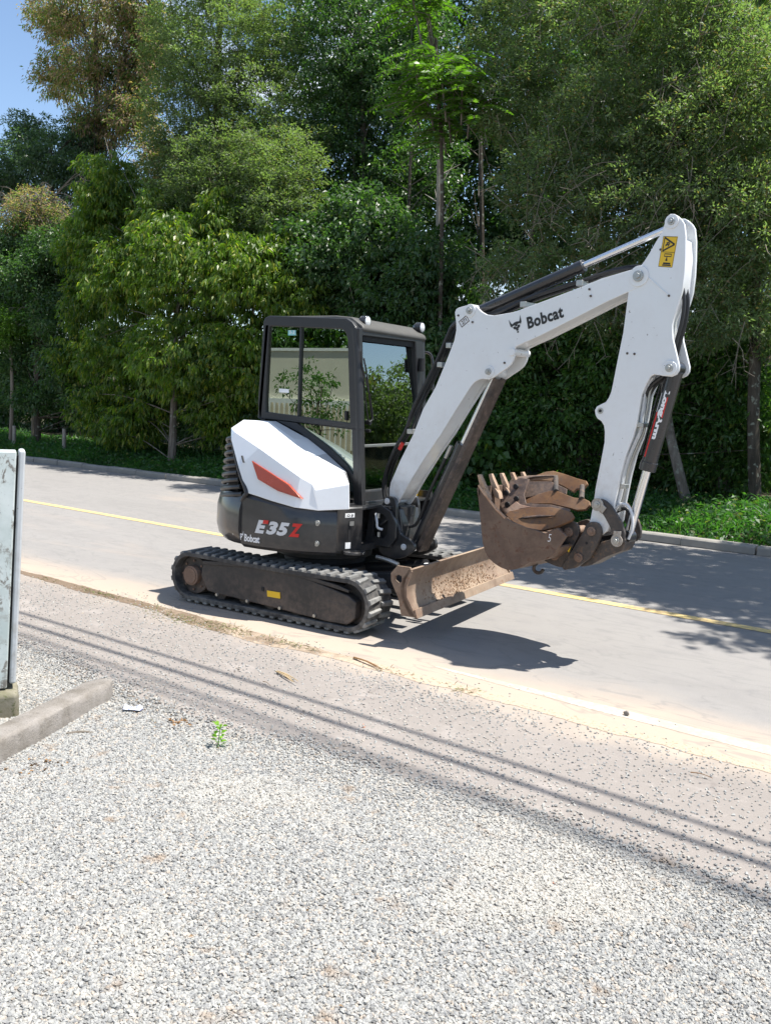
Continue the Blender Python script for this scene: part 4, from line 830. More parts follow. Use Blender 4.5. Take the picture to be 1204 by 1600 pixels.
# bucket links
lk = [(1.863,1.186),(1.898,1.176),(1.943,1.146),(1.99,1.093),(2.037,1.032),(2.062,0.965),(2.057,0.911),(2.025,0.881),(1.987,0.889),(1.969,0.936),(1.956,0.987),(1.917,1.045),(1.875,1.098),(1.83,1.107),(1.817,1.146),(1.834,1.174)]
LK = bplate('bucket_link', round_poly(lk, .01, 2), -.14, -.112, M['coupler'], EX, .005); bplate('bucket_link', round_poly(lk, .01, 2), .112, .14, M['coupler'], EX, .005)
for k, r in (('link', .045), ('tip', .043)):
    bm = bmesh.new(); ab_cyl(bm, bp(*P[k], -.152), bp(*P[k], -.14), r, 26)
    a, z = P[k]; dd = (.05, -.035) if k == 'link' else (0.0, .06)
    v = Vector(dd); nrm_ = Vector((-v.y, v.x)).normalized()*.028; c0 = Vector((a, z))
    bprism(bm, [tuple(c0+nrm_), tuple(c0-nrm_), tuple(c0+v*1.1-nrm_), tuple(c0+v*1.1+nrm_)], -.150, -.141); fin(bm, 'link_boss', M['steelw'], LK, .003)
    pin('pin', *P[k], -.160, .14, r*.55, LK)
# coupler
C1 = [(1.807,1.018),(1.846,1.014),(1.872,0.99),(1.886,0.942),(1.858,0.857),(1.802,0.75),(1.707,0.674),(1.611,0.643),(1.594,0.673),(1.667,0.797),(1.747,0.943),(1.759,0.985),(1.777,1.006)]
C2 = [(1.548,0.937),(1.587,0.979),(1.647,1.002),(1.683,0.99),(1.706,0.956),(1.709,0.915),(1.674,0.833),(1.627,0.715),(1.605,0.661),(1.558,0.658),(1.477,0.675),(1.439,0.688),(1.476,0.759),(1.513,0.839)]
CL = bplate('quick_coupler', round_poly(C1, .012, 2), -.135, -.10, M['coupler'], EX, .006); bplate('coupler_far_plate', round_poly(C1, .012, 2), .10, .135, M['coupler'], CL, .006)
br = [(2,0.945),(2.047,0.898),(2.02,0.832),(1.913,0.781),(1.794,0.7),(1.721,0.679),(1.693,0.703),(1.764,0.769),(1.856,0.873),(1.951,0.912)]
bplate('coupler_arm', round_poly(br, .01, 2), -.085, .085, M['coupler'], CL, .006)
bplate('coupler_saddle', [(1.755,0.887),(1.808,0.866),(1.766,0.751),(1.644,0.677),(1.551,0.663),(1.495,0.702),(1.584,0.771),(1.683,0.84)], -.10, .10, M['coupler'], CL, .005)
for q in [(1.812,0.951),(1.726,0.753)]: pin('pin', *q, -.147, .145, .032, CL, 'hub')
q = [(1.78,0.863)][0]; cyl('bolt_hole', bp(*q, -.137), bp(*q, -.13), .01, M['dark'], CL, 12)
q = [(1.648,0.843),(1.664,0.832),(1.648,0.778),(1.632,0.79)]; prism('yellow_sticker', [bp(a, z, -.139) for a, z in q], BN*.002, M['yellow'], CL)
# bucket
BT = -.325; BW = .65
bs = [(0.97,1.197),(0.969,1.126),(0.992,1.009),(1.012,0.894),(1.034,0.78),(1.077,0.694),(1.136,0.65),(1.206,0.623),(1.278,0.616),(1.357,0.641),(1.445,0.696),(1.558,0.73),(1.622,0.771),(1.668,0.832),(1.722,0.92),(1.648,0.969),(1.548,0.913),(1.497,0.93),(1.391,0.942),(1.282,0.966),(1.217,0.989),(1.132,1.048),(1.048,1.124)]
shell_out = bs[:14]
def inset(P_, d):
    o = []
    c = Vector((sum(p[0] for p in P_)/len(P_), sum(p[1] for p in P_)/len(P_)+.25))
    for i, p in enumerate(P_):
        a = Vector(P_[min(i+1, len(P_)-1)])-Vector(P_[max(0, i-1)]); nn = Vector((-a.y, a.x)).normalized()
        if nn.dot(c-Vector(p)) < 0: nn = -nn
        o.append((p[0]+nn.x*d, p[1]+nn.y*d))
    return o
sh = smooth_path([(a, b, 0) for a, b in shell_out], 3); sh = [(q.x, q.y) for q in sh]; shi = inset(sh, .018)
bm = bmesh.new(); bprism(bm, bs, BT, BT+.022); bprism(bm, bs, -BT-.022, -BT)
n_ = len(sh)
for arr in (0,):
    A = [bm.verts.new(bp(s, z, BT+.002)) for s, z in sh]; Bv = [bm.verts.new(bp(s, z, BT+.002)) for s, z in shi]
    C = [bm.verts.new(bp(s, z, -BT-.002)) for s, z in sh]; D = [bm.verts.new(bp(s, z, -BT-.002)) for s, z in shi]
    for i_ in range(n_-1):
        bm.faces.new((A[i_], A[i_+1], C[i_+1], C[i_])); bm.faces.new((Bv[i_+1], Bv[i_], D[i_], D[i_+1])); bm.faces.new((A[i_+1], A[i_], Bv[i_], Bv[i_+1])); bm.faces.new((C[i_], C[i_+1], D[i_+1], D[i_]))
    bm.faces.new((A[0], C[0], D[0], Bv[0])); bm.faces.new((A[-1], Bv[-1], D[-1], C[-1]))
BU = fin(bm, 'bucket', M['bucket'], EX, .003)
# worn rim strip along the side plate and cutting lip
rim = bs[19:]+[bs[0]]; rim = [(1.217,0.989),(1.132,1.048),(1.085,1.09),(1.048,1.124),(1.006,1.163),(0.969,1.207)]
bm = bmesh.new(); ab_tube(bm, [bp(a, z, BT+.006) for a, z in rim], .010, 6); fin(bm, 'side_cutter', M['lip'], BU)
bm = bmesh.new(); ab_tube(bm, [bp(a, z, -BT-.006) for a, z in rim], .010, 6); fin(bm, 'side_cutter', M['lip'], BU)
lip = [(0.956,1.187),(0.988,1.19),(0.991,1.128),(0.966,1.126)]; bm = bmesh.new(); bprism(bm, lip, BT, -BT); fin(bm, 'bucket_lip', M['bucket'], BU, .003)
tt = [(0.944,1.281),(0.967,1.287),(1.027,1.189),(1.042,1.133),(1.009,1.12),(0.983,1.175)]
tl = [(0.947,1.281),(0.973,1.288),(1.034,1.175),(0.995,1.162)]
for k in range(5):
    t0 = BT+.0+k*(BW-.06)/4
    bm = bmesh.new(); bprism(bm, tt, t0+.010, t0+.045)
    bprism(bm, [(a-.01, z) for a, z in [(1.027,1.184),(1.059,1.149),(1.073,1.103),(1.021,1.117),(1.006,1.163)]], t0+.002, t0+.053)
    fin(bm, 'tooth', M['tooth'], BU, .004)
bplate('ear_plate', round_poly(C2, .012, 2), -.125, -.095, M['coupler'], BU, .006); bplate('ear_plate', round_poly(C2, .012, 2), .095, .125, M['coupler'], BU, .006)
bplate('bucket_back', [(1.317,0.886),(1.477,0.887),(1.567,0.945),(1.623,0.897),(1.568,0.788),(1.489,0.712),(1.364,0.666)], -.24, .24, M['bucket'], BU, .006)
for q in [(1.63,0.922),(1.531,0.739)]: pin('bucket_pin', *q, -.142, .142, .034, BU, 'hub')
q = [(1.576,0.838)][0]; cyl('bolt_hole', bp(*q, -.127), bp(*q, -.12), .01, M['dark'], BU, 12)
tube('lifting_hook', [bp(a, z, -.1) for a, z in [(1.369,0.655),(1.349,0.628),(1.351,0.6),(1.379,0.585),(1.412,0.595),(1.426,0.616)]], .013, M['coupler'], BU, 10)
lettering('chalk_mark', '5', lambda a, b: bp([(1.58,0.865)][0][0]+a, [(1.58,0.865)][0][1]+b, BT-.003), .028, .055, M['wprint'], BU, .2, -.01)

# ---- narrow bucket lying inside the big one
NB = empty('narrow_bucket', bp(.85, .62, 0)); tag(NB, 'rusty narrow bucket lying on its side inside the large toothed bucket', 'excavator bucket')
def nb(name, pts, vec, mat, bevel=.004):
    return prism(name, [Vector(p)-NB.location for p in pts], vec, mat, NB, bevel)
nv = BN*.022+Vector((0, 0, -.012))
nb('side_plate', [(1.899,-0.358,0.998),(1.927,-0.344,1.028),(1.988,-0.343,1.044),(2.097,-0.342,1.073),(2.25,-0.354,1.089),(2.355,-0.373,1.082),(2.42,-0.388,1.071),(2.448,-0.408,1.044),(2.437,-0.422,1.017),(2.385,-0.431,0.989),(2.306,-0.443,0.95),(2.227,-0.447,0.923),(2.094,-0.427,0.925),(1.975,-0.392,0.956)], nv, M['rust'])
nb('side_plate', [(1.923,-0.159,1.067),(1.966,-0.144,1.104),(2.051,-0.129,1.15),(2.128,-0.122,1.18),(2.189,-0.125,1.19),(2.258,-0.144,1.174),(2.343,-0.167,1.154),(2.431,-0.18,1.154),(2.475,-0.194,1.14),(2.488,-0.211,1.115),(2.463,-0.227,1.081),(2.395,-0.224,1.07),(2.341,-0.212,1.078),(2.178,-0.18,1.093),(1.993,-0.165,1.074)], nv, M['rust'])
nb('side_plate', [(1.785,0.126,1.212),(1.847,0.141,1.252),(1.915,0.143,1.272),(1.985,0.151,1.302),(2.048,0.149,1.314),(2.142,0.128,1.3),(2.258,0.097,1.276),(2.342,0.079,1.264),(2.359,0.063,1.242),(2.341,0.049,1.213),(2.282,0.048,1.198),(2.263,0.036,1.173),(2.171,0.069,1.207),(2.063,0.101,1.236),(1.928,0.119,1.234),(1.807,0.116,1.199)], nv, M['rust'])
T0 = [(1.897,-0.355,1.002),(1.947,-0.343,1.035),(2.098,-0.344,1.069),(2.247,-0.349,1.097)]; T1 = [(1.699,0.134,1.205),(1.721,0.152,1.241),(1.812,0.156,1.268),(1.982,0.137,1.277)]; TM = [(1.757,-0.154,1.036),(1.749,-0.111,1.107),(1.794,-0.087,1.159),(1.92,-0.126,1.123)]
# pierced curved shell joining the side plates
sh0 = [(2.147,-0.361,1.051),(2.027,-0.352,1.039),(1.944,-0.356,1.012),(1.897,-0.363,0.989)]; 
shell = [[(2.194,-0.386,1.021)][0], [(1.959,-0.363,0.985)][0], [(1.858,-0.295,1.008)][0], [(1.784,-0.189,1.051)][0], [(1.73,-0.062,1.117)][0], [(1.72,0.042,1.191)][0], [(1.748,0.13,1.244)][0], [(1.982,0.137,1.277)][0]]
back = [Vector(p)+BD*.0 for p in shell]
bm = bmesh.new(); 
row0 = [Vector(p)-NB.location for p in shell]; wv = BD*.30+Vector((0, 0, .02)); 
sp_ = smooth_path(row0, 4); nseg = len(sp_)
g = []
for i_, q in enumerate(sp_):
    fct = math.sin(pi*i_/(nseg-1)); g.append([bm.verts.new(q+wv*(j/5)*(1 if 0 < i_ < nseg-1 else 1)+BN*(-.05*math.sin(pi*j/5))*0) for j in range(3)])
for a, b_ in zip(g, g[1:]):
    for j in range(2): bm.faces.new((a[j], a[j+1], b_[j+1], b_[j]))
o = fin(bm, 'pierced_shell', M['bucketd'], NB); m = o.modifiers.new('solid', 'SOLIDIFY'); m.thickness = .014
for a in [(1.88,-0.14,1.194),(1.814,-0.162,1.141),(1.916,-0.195,1.108),(1.854,-0.214,1.06)]:
    a = Vector(a)-NB.location-Vector(BN)*.02; cyl('mounting_hole', a-Vector(BN)*.004, a+Vector(BN)*.012, .020, M['dark'], NB, 14)
disc = [(1.821,-0.249,1.001),(1.785,-0.213,1.053),(1.773,-0.174,1.118),(1.792,-0.142,1.177),(1.831,-0.118,1.228),(1.887,-0.107,1.261),(1.967,-0.119,1.258),(1.964,-0.152,1.202),(1.961,-0.185,1.145),(2.01,-0.237,1.067),(1.962,-0.241,1.048),(1.903,-0.247,1.023)]
nb('mounting_plate', disc, nv*.8, M['bucketd'])
nb('mounting_plate', [(1.856,-0.279,1.002),(1.887,-0.251,1.056),(1.925,-0.236,1.092),(1.965,-0.252,1.073),(2.067,-0.271,1.065),(1.976,-0.272,1.042),(1.897,-0.287,0.997)], nv*.8, M['rusty2'])
for a, b_ in (([(2.192,-0.13,1.181)][0], [(2.086,0.116,1.266)][0]), ([(2.412,-0.181,1.148)][0], [(2.323,0.056,1.22)][0])):
    cyl('cross_tube', Vector(a)-NB.location, Vector(b_)-NB.location, .020, M['coupler'], NB, 14)
nb('inner_web', [(1.895,-0.001,1.227),(2.102,-0.02,1.245),(2.251,-0.066,1.202),(2.257,-0.088,1.165),(2.126,-0.066,1.172),(1.977,-0.075,1.12),(1.915,-0.075,1.105)], nv*.5, M['bucketd'])
nb('inner_web', [(2,-0.24,1.085),(2.212,-0.263,1.097),(2.373,-0.294,1.082),(2.374,-0.315,1.047),(2.226,-0.29,1.054),(2.022,-0.279,1.023)], nv*.5, M['bucketd'])

# ============================================================ VEGETATION
BR = []
def set_mesh(name, V, quads, mat, parent):
    V = np.ascontiguousarray(V, dtype=np.float32); n = len(V); q = len(quads)
    me = bpy.data.meshes.new(name); me.vertices.add(n); me.vertices.foreach_set('co', V.ravel())
    me.loops.add(q*4); me.loops.foreach_set('vertex_index', np.ascontiguousarray(quads, dtype=np.int32).ravel())
    me.polygons.add(q); me.polygons.foreach_set('loop_start', np.arange(0, q*4, 4, dtype=np.int32)); me.polygons.foreach_set('loop_total', np.full(q, 4, dtype=np.int32))
    me.update(); me.validate(); return link(name, me, mat, parent)
def norm(a): return a/np.maximum(1e-9, np.linalg.norm(a, axis=-1, keepdims=True))
def leafquads(C, axis, ln, wd, fold=.25, rng=RNG):
    """C base points, axis leaf direction: rhombic leaves folded on the midrib"""
    n = len(C); ax = norm(axis); ref = rng.normal(size=(n, 3)); ref[:, 2] += 1.2
    side = norm(np.cross(ax, ref)); nr = np.cross(side, ax)
    l = ln[:, None]; w = wd[:, None]
    a = C; b = C+ax*l*.42+side*w*.5+nr*w*fold; c = C+ax*l-np.array([0, 0, 1])*l*.12; d = C+ax*l*.42-side*w*.5+nr*w*fold
    V = np.stack([a, b, c, d], 1).reshape(-1, 3); Q = np.arange(n*4).reshape(-1, 4); return V, Q
def lobes_sample(lobes, n, shell=.5, rng=RNG):
    vol = np.array([l[3]*l[4]*l[5] for l in lobes])**.75; pick = rng.choice(len(lobes), n, p=vol/vol.sum())
    Lb = np.array(lobes)[pick]; d = norm(rng.normal(size=(n, 3))); r = rng.random((n, 1))**(shell)
    return Lb[:, :3]+d*r*Lb[:, 3:6], d
def crown(name, parent, lobes, ncl, per, clr, ln, wd, mat, droop=.3, shell=.42, flat=.6, rng=RNG, out=.5, stretch=None):
    cc_, od = lobes_sample(lobes, ncl, shell, rng)
    g = rng.normal(size=(ncl, per, 3)); g = norm(g)*rng.random((ncl, per, 1))**.5; g[..., 2] *= flat
    sz = clr*rng.uniform(.6, 1.4, (ncl, 1, 1))
    P_ = (cc_[:, None]+g*sz).reshape(-1, 3)
    ax = (g*out+od[:, None]*.4+rng.normal(size=(ncl, per, 3))*.55).reshape(-1, 3); ax[:, 2] -= droop
    n = len(P_); V, Q = leafquads(P_, ax, ln*rng.uniform(.6, 1.3, n), wd*rng.uniform(.7, 1.2, n), .25, rng)
    return set_mesh(name, V, Q, mat, parent), cc_
def limbs(parent, base, top, lobes_pts, r0, mat, nl=28, seed=1, name='trunk', lean=None, start=.25):
    r = random.Random(seed); base = Vector(base); top = Vector(top); bm = bmesh.new()
    mids = [base.lerp(top, f)+Vector((r.uniform(-.12, .12), r.uniform(-.12, .12), 0))*(1 if 0 < f < 1 else 0) for f in (0, .25, .5, .75, 1)]
    ab_tube(bm, mids, r0, 10, True, r0*.25, 4); tr = fin(bm, name, mat, parent)
    path = smooth_path(mids, 4); bm = bmesh.new()
    for i in range(nl):
        tg = Vector(lobes_pts[r.randrange(len(lobes_pts))]); f = r.uniform(start, .98); s = path[int(f*(len(path)-1))]
        if s.z > tg.z+.8: s = path[max(0, int((len(path)-1)*max(.1, (tg.z-base.z)/(top.z-base.z+.01)*.8)))]
        v = tg-s; m = s+v*.5+Vector((r.uniform(-.2, .2), r.uniform(-.2, .2), r.uniform(-.05, .25)))*min(1, v.length*.5)
        ab_tube(bm, [s, m, tg], max(.010, r0*.22*(1-f*.5)), 5, True, .005, 4)
    tag(fin(bm, 'branches', mat, parent), kind='stuff')
    return tr
M['barkA'] = bark('grey_bark', (.10, .085, .07), (.20, .175, .15)); M['barkD'] = bark('dark_bark', (.045, .038, .03), (.09, .075, .06)); M['barkP'] = bark('pale_bark', (.22, .2, .175), (.36, .33, .29), 9)
M['twig'] = flat('dry_twig', (.17, .145, .115), .9)
LM = {}
LM['yellow'] = leafmat('yellow_green_leaf', (.070, .145, .022), (.180, .250, .034), .46, .42, 1.1, (.26, .27, .04), .88)
LM['olive'] = leafmat('olive_leaf', (.135, .185, .085), (.225, .280, .135), .45, .6, .9, (.14, .12, .06), .93)
LM['dark'] = leafmat('dark_glossy_leaf', (.042, .100, .036), (.095, .165, .055), .38, .45, 1.3, (.09, .12, .04), .93, .6)
LM['mid'] = leafmat('mid_green_leaf', (.055, .130, .036), (.110, .200, .050), .42, .38, 1.2, (.12, .15, .03), .93)
LM['brown'] = leafmat('reddish_dry_leaf', (.32, .20, .15), (.48, .33, .26), .5, .6, 1.0, (.14, .20, .06), .6)
LM['pine'] = leafmat('needle_green', (.135, .190, .105), (.230, .290, .155), .46, .55, .8, (.20, .15, .08), .88)
LM['blue'] = leafmat('blue_green_leaf', (.06, .11, .065), (.12, .18, .10), .38, .4, 1.1)
LM['fresh'] = leafmat('fresh_leaf', (.07, .15, .018), (.13, .23, .03), .45, .4, 1.4)
LM['grass'] = leafmat('verge_grass', (.035, .110, .030), (.080, .185, .045), .45, .5, .7, (.13, .15, .05), .92)

LM['fresh2'] = leafmat('bright_weed', (.16, .30, .03), (.24, .42, .05), .45, .4, 3)
M['leafg'] = LM['fresh2']
def tree(name, label, cat, lobes, base, top, r0, mat, barkm, group=None, nl=26, seed=1, start=.25, **k):
    bx, by, bz = base; T = empty(name, base); tag(T, label, cat, group)
    Lb = [(l[0]-bx, l[1]-by, l[2]-bz, l[3], l[4], l[5]) for l in lobes]
    rng = np.random.default_rng(seed*13+5)
    c, pts = crown('crown', T, Lb, k['ncl'], k['per'], k['clr'], k['ln'], k['wd'], mat, k.get('droop', .3), k.get('shell', .42), k.get('flat', .6), rng, k.get('out', .5))
    limbs(T, (0, 0, -.1), (top[0]-bx, top[1]-by, top[2]-bz), pts.tolist(), r0, barkm, nl, seed, start=start)
    return T, Lb
def LB(pts, rs): return [(*p, *r) for p, r in zip(pts, rs)]
def gb(p): # ground base
    x, y = p[0], p[1]; c, s = cos(SK), sin(SK); u = x*c+y*s; v = -x*s+y*c; return (x, y, hz(u, v))

# -- yellow-green drooping tree left of the machine
lb = LB([(-10.228,8.6,4.584),(-12.642,8.9,4.431),(-8.441,8.5,4.36),(-7.46,8.8,4.099),(-9.988,8.4,2.595),(-12.621,8.7,2.592),(-8.295,8.6,2.621),(-13.923,9.2,6.229),(-11.048,8.8,5.365),(-9.372,8.8,1.49),(-11.941,8.8,1.392),(-14.392,9,4.033),(-13.679,9,5.1),(-12.113,9.2,6.092),(-13.658,8.8,1.326),(-7.998,9,4.945),(-14.045,9.4,6.899),(-14.642,9.2,5.338),(-14.637,9,2.595),(-7.185,8.9,3.709),(-9.671,9,5.799),(-12.38,8.7,0.911),(-9.259,8.9,1.037)],
        [(1.9, 1.3, 1.2), (1.2, 1.1, 1.0), (1.3, 1.2, 1.0), (.8, .9, .8), (1.8, 1.3, 1.1), (1.2, 1.1, 1.0), (1.1, 1.1, 1.0), (.8, .7, .8), (1.2, .8, .7), (1.0, .9, .6), (1.0, .9, .6), (.5, .6, .9), (.7, .7, .7), (.6, .6, .5), (.8, .7, .7), (.7, .7, .6), (.9, .8, .9), (.8, .8, .9), (.8, .7, .7), (.9, .9, .8), (.7, .6, .6), (1.1, .6, .5), (1.1, .6, .45)])
b_ = [(-10.486,8.3,0.482)][0]
tree('drooping_tree', 'bushy yellow green tree with drooping leaves left of the cab on one pale slim trunk', 'tree', lb, gb(b_), [(-10.74,8.8,5.204)][0], .10, LM['yellow'], M['barkA'], nl=50, seed=3, start=.5, ncl=5200, per=20, clr=.15, ln=.135, wd=.046, droop=1.3, flat=.5, shell=.45, out=.5)
# -- tall olive feathery tree
lb = LB([(-11.376,10.5,10.022),(-11.995,10.3,8.571),(-10.12,10.5,8.528),(-10.347,9.7,6.916),(-8.82,9.7,6.905),(-13.202,10.8,10.574),(-10.036,10.8,10.188),(-8.647,10.6,7.661),(-11.713,10.8,12.241),(-8.443,9.5,6.008),(-11.349,9.7,6.131),(-9.543,9.5,5.533),(-12.75,10.2,7.418)],
        [(1.7, 1.2, 1.3), (1.6, 1.1, 1.2), (1.4, 1.1, 1.2), (1.8, 1.1, 1.1), (1.2, 1, .9), (1.0, .9, 1.1), (1.0, .9, 1.2), (.7, .6, .5), (1.6, 1.2, 1.3), (1.1, 1, .8), (1.1, .9, .7), (1.1, .9, .7), (.9, .8, .8)])
tree('feathery_tree', 'tall olive green feathery tree rising behind the drooping tree and the cab', 'tree', lb, gb([(-11.35,10.5,0.394)][0]), [(-11.504,10.8,12.197)][0], .2, LM['olive'], M['barkD'], nl=60, seed=5, ncl=3700, per=34, clr=.19, ln=.085, wd=.03, droop=-.1, flat=.45, shell=.38, out=.9)
# -- reddish sparse tree top left
lb = LB([(-21.222,14,13.783),(-19.969,14,12.001),(-22.355,14.5,12.318),(-18.494,14,13.477),(-19.656,14,10.386),(-23.02,14.5,14.493),(-18.172,14,10.392),(-18.169,14.5,12.266),(-20.906,14,15.481),(-18.509,14,14.974),(-17.021,14,9.112)], [(1.7, 1.2, 1.2), (1.5, 1.2, 1.1), (1.1, 1, .9), (1.4, 1, 1.2), (1.4, 1, .9), (.8, .8, .9), (1.1, .9, .9), (1, 1, 1.2), (1.6, 1, 1.1), (1.6, 1, 1.1), (.9, .9, .9)])
tree('reddish_tree', 'tall thin tree with sparse reddish brown leaves in the upper left corner', 'tree', lb, gb([(-19.454,14,2.032)][0]), [(-19.977,14,13.751)][0], .16, LM['brown'], M['barkD'], nl=60, seed=7, ncl=2300, per=24, clr=.27, ln=.13, wd=.042, droop=.6, shell=.6, start=.5)
lb = LB([(-21.544,13,9.157),(-20.277,13.5,8.547),(-23.063,13,8.49),(-20.589,13,6.872),(-18.735,14,8.119),(-23.405,14,10.436),(-19.3,15,11.615),(-18.43,15,13.054),(-20.586,14,9.9),(-24.646,13,9.269),(-16.2,13,7.139)], [(1.5, 1.2, 1.0), (1.4, 1.2, .9), (1.4, 1.2, 1.1), (1.8, 1.2, .9), (1.0, .9, .8), (1.1, 1, .8), (.9, .9, 1.4), (.9, .9, 1.4), (1.2, 1, .8), (1.2, 1, .9), (1.1, .9, .8)])
tree('bluish_tree', 'thin blue green tree with sky between its leaves below the reddish tree', 'tree', lb, gb([(-20.607,13,1.548)][0]), [(-20.896,13,9.484)][0], .15, LM['blue'], M['barkD'], nl=70, seed=8, ncl=2300, per=28, clr=.27, ln=.12, wd=.045, droop=.1, shell=.6, start=.4)
# dark slender trees in the middle
lb = LB([(-8.303,11.5,9.849),(-7.511,12,8.748),(-8.588,11.5,7.883),(-7.6,12,6.879),(-6.373,12,6.91),(-8.93,12,11.852),(-7.193,12.5,10.282),(-8.522,11,6.168)], [(1.3, 1.2, 1.4), (1.3, 1.2, 1.3), (1.1, 1, 1.2), (1.3, 1.2, 1.2), (1.2, 1.2, 1.3), (1.2, 1.2, 1.3), (1.2, 1.2, 1.4), (1.2, 1, .9)])
tree('dark_tree', 'dark small leaved tree at top centre between the olive tree and the fern leaved one', 'tree', lb, gb([(-7.113,11.5,1.62)][0]), [(-8.345,12,11.165)][0], .15, LM['dark'], M['barkA'], nl=60, seed=9, ncl=2300, per=28, clr=.21, ln=.10, wd=.042, droop=.2, shell=.5)
lb = LB([(-6.774,9.2,4.52),(-5.772,9.6,4.792),(-4.411,9.4,4.2),(-6.204,9.4,3.217),(-4.803,9.2,2.687),(-3.916,9.2,2.448),(-7.547,9.3,5.102),(-5.371,9.3,3.714),(-3.846,9.2,1.208),(-6.588,9.8,5.657)], [(1.2, 1, .9), (1.2, 1, 1), (1.0, 1, 1), (1.2, 1, 1), (1.3, 1, 1.1), (.9, .9, 1.0), (.7, .8, .7), (1.2, 1, 1.0), (1.2, .8, .8), (1.1, .8, .7)])
tree('broad_leaved_tree', 'dark glossy broad leaved tree directly behind the cab roof', 'tree', lb, gb([(-5.231,9.3,0.871)][0]), [(-5.784,9.6,5.05)][0], .13, LM['dark'], M['barkA'], nl=50, seed=10, ncl=3000, per=26, clr=.19, ln=.11, wd=.055, droop=.5, shell=.42)
# big needle tree right
lb = LB([(-1.78,9.4,8.3),(-0.003,9.2,7.729),(1.082,9,7.294),(-2.557,9.1,7.241),(-0.864,8.8,6.513),(0.787,8.6,6.066),(1.706,8.6,6.332),(-1.752,8.6,5.617),(-0.054,8.3,5.002),(1.269,8.2,4.788),(1.81,8.3,4.674),(-1.104,8.4,4.054),(-2.141,8.6,4.233),(1.006,8.1,3.64),(-0.159,8.3,3.595),(-2.24,9.7,9.792),(-0.051,9,9.045),(-3.39,9.6,8.643),(1.743,9.2,3.55)],
        [(1.5, 1.1, 1.1), (1.5, 1.2, 1.2), (1.3, 1.2, 1.2), (1.0, .9, .9), (1.4, 1.1, 1.1), (1.4, 1.2, 1.1), (1.2, 1.2, 1.2), (1.1, .9, .9), (1.4, 1.1, 1.0), (1.2, 1.1, .9), (1.0, 1, .9), (1.1, .8, .7), (.9, .8, .8), (1.2, .9, .9), (1.0, .8, .7), (1.4, 1.2, 1.1), (1.4, 1.2, 1.1), (.8, .8, .9), (1, .9, .9)])
T_, Lb_ = tree('needle_tree', 'huge olive needle leaved tree with hanging bare twigs filling the upper right', 'tree', lb, gb([(1.278,9.9,0.145)][0]), [(-0.129,9.6,9.305)][0], .15, LM['pine'], M['barkA'], nl=60, seed=12, ncl=6000, per=36, clr=.16, ln=.08, wd=.026, droop=-.1, flat=.7, shell=.36, out=1.2, start=.35)
# hanging dead twigs on it
bm = bmesh.new(); r = random.Random(3)
for i in range(150):
    l = Lb_[r.randrange(len(Lb_))]; s = Vector((l[0]+r.uniform(-1, 1)*l[3], l[1]-l[4]*r.uniform(.55, 1.02), l[2]+r.uniform(-.8, .6)*l[5]))
    d = Vector((r.uniform(-1, 1), r.uniform(-.5, .2), r.uniform(-1.2, .1))).normalized(); Lg = r.uniform(.35, 1.1)
    p1 = s+d*Lg*.5+Vector((0, 0, r.uniform(-.1, .05))); p2 = s+d*Lg+Vector((r.uniform(-.15, .15), 0, -.25*Lg)); ab_tube(bm, [s, p1, p2], .007, 4, True, .002, 3)
    for j in range(3):
        f = p1.lerp(p2, r.random()); ab_tube(bm, [f, f+Vector((r.uniform(-.25, .25), r.uniform(-.1, .1), r.uniform(-.3, .05)))], .004, 3, False)
tag(fin(bm, 'dead_twigs', M['twig'], T_), kind='stuff')
# understory right
lb = LB([(-1.92,9.4,3.189),(-0.646,9.3,2.728),(-2.7,9.2,2.705),(1.335,9.6,2.763),(-1.729,9.2,1.555),(-0.262,9.8,1.625),(1.708,9.8,1.5),(-2.648,9,1.273),(-1.062,9.6,0.411),(0.312,10,2.331),(0.879,10,0.779)], [(1, .9, .9), (1, .9, .9), (.9, .8, .9), (1, .8, .9), (1.1, .9, .8), (1, .8, .8), (1, .8, .9), (.8, .8, .8), (1.1, .6, .5), (1, .9, 1), (1, .7, .6)])
tree('undergrowth_shrub', 'dark green shrub thicket below the needle tree behind the bucket', 'shrub', lb, gb([(-1.172,9.3,0.066)][0]), [(-1.356,9.3,2.722)][0], .09, LM['mid'], M['barkD'], nl=50, seed=14, ncl=3000, per=26, clr=.24, ln=.11, wd=.05, droop=.4, shell=.45)
# leaning trunks right
def bare_trunk(label, pts, r0, r1, mat, name='tree_trunk'):
    base = pts[0]; T = empty(name, base); tag(T, label, 'tree'); 
    tube('trunk', [(p[0]-base[0], p[1]-base[1], p[2]-base[2]) for p in pts], r0, mat, T, 10, r1, 4)
    pts2 = [Vector(p)-Vector(base) for p in pts]; bm = bmesh.new(); r = random.Random(int(base[0]*100))
    for i in range(7):
        s = pts2[-1].lerp(pts2[-2], r.random()); ab_tube(bm, [s, s+Vector((r.uniform(-.6, .6), r.uniform(-.3, .3), r.uniform(.2, .9)))], .02, 5, False, .005)
    tag(fin(bm, 'branches', mat, T), kind='stuff')
bare_trunk('pale leaning tree trunk behind the bucket cylinder rod', [gb([(0.975,8.6,0.196)][0])]+[(0.772,8.6,0.936),(0.533,8.7,1.656),(0.321,8.9,2.71),(0.189,9,4.604)], .09, .06, M['barkA'])
bare_trunk('second dark grey trunk just right of the pale leaning one', [gb([(1.064,10,0.115)][0])]+[(0.994,10,1.237),(0.969,10,2.346),(0.849,10.1,4.318),(0.742,10.1,6.138)], .10, .07, M['barkD'])
bare_trunk('dark trunk near the right edge of the trees', [gb([(1.941,9,0.282)][0])]+[(1.792,9,1.817),(1.685,9,3.53),(1.458,9,5.316)], .10, .08, M['barkD'])
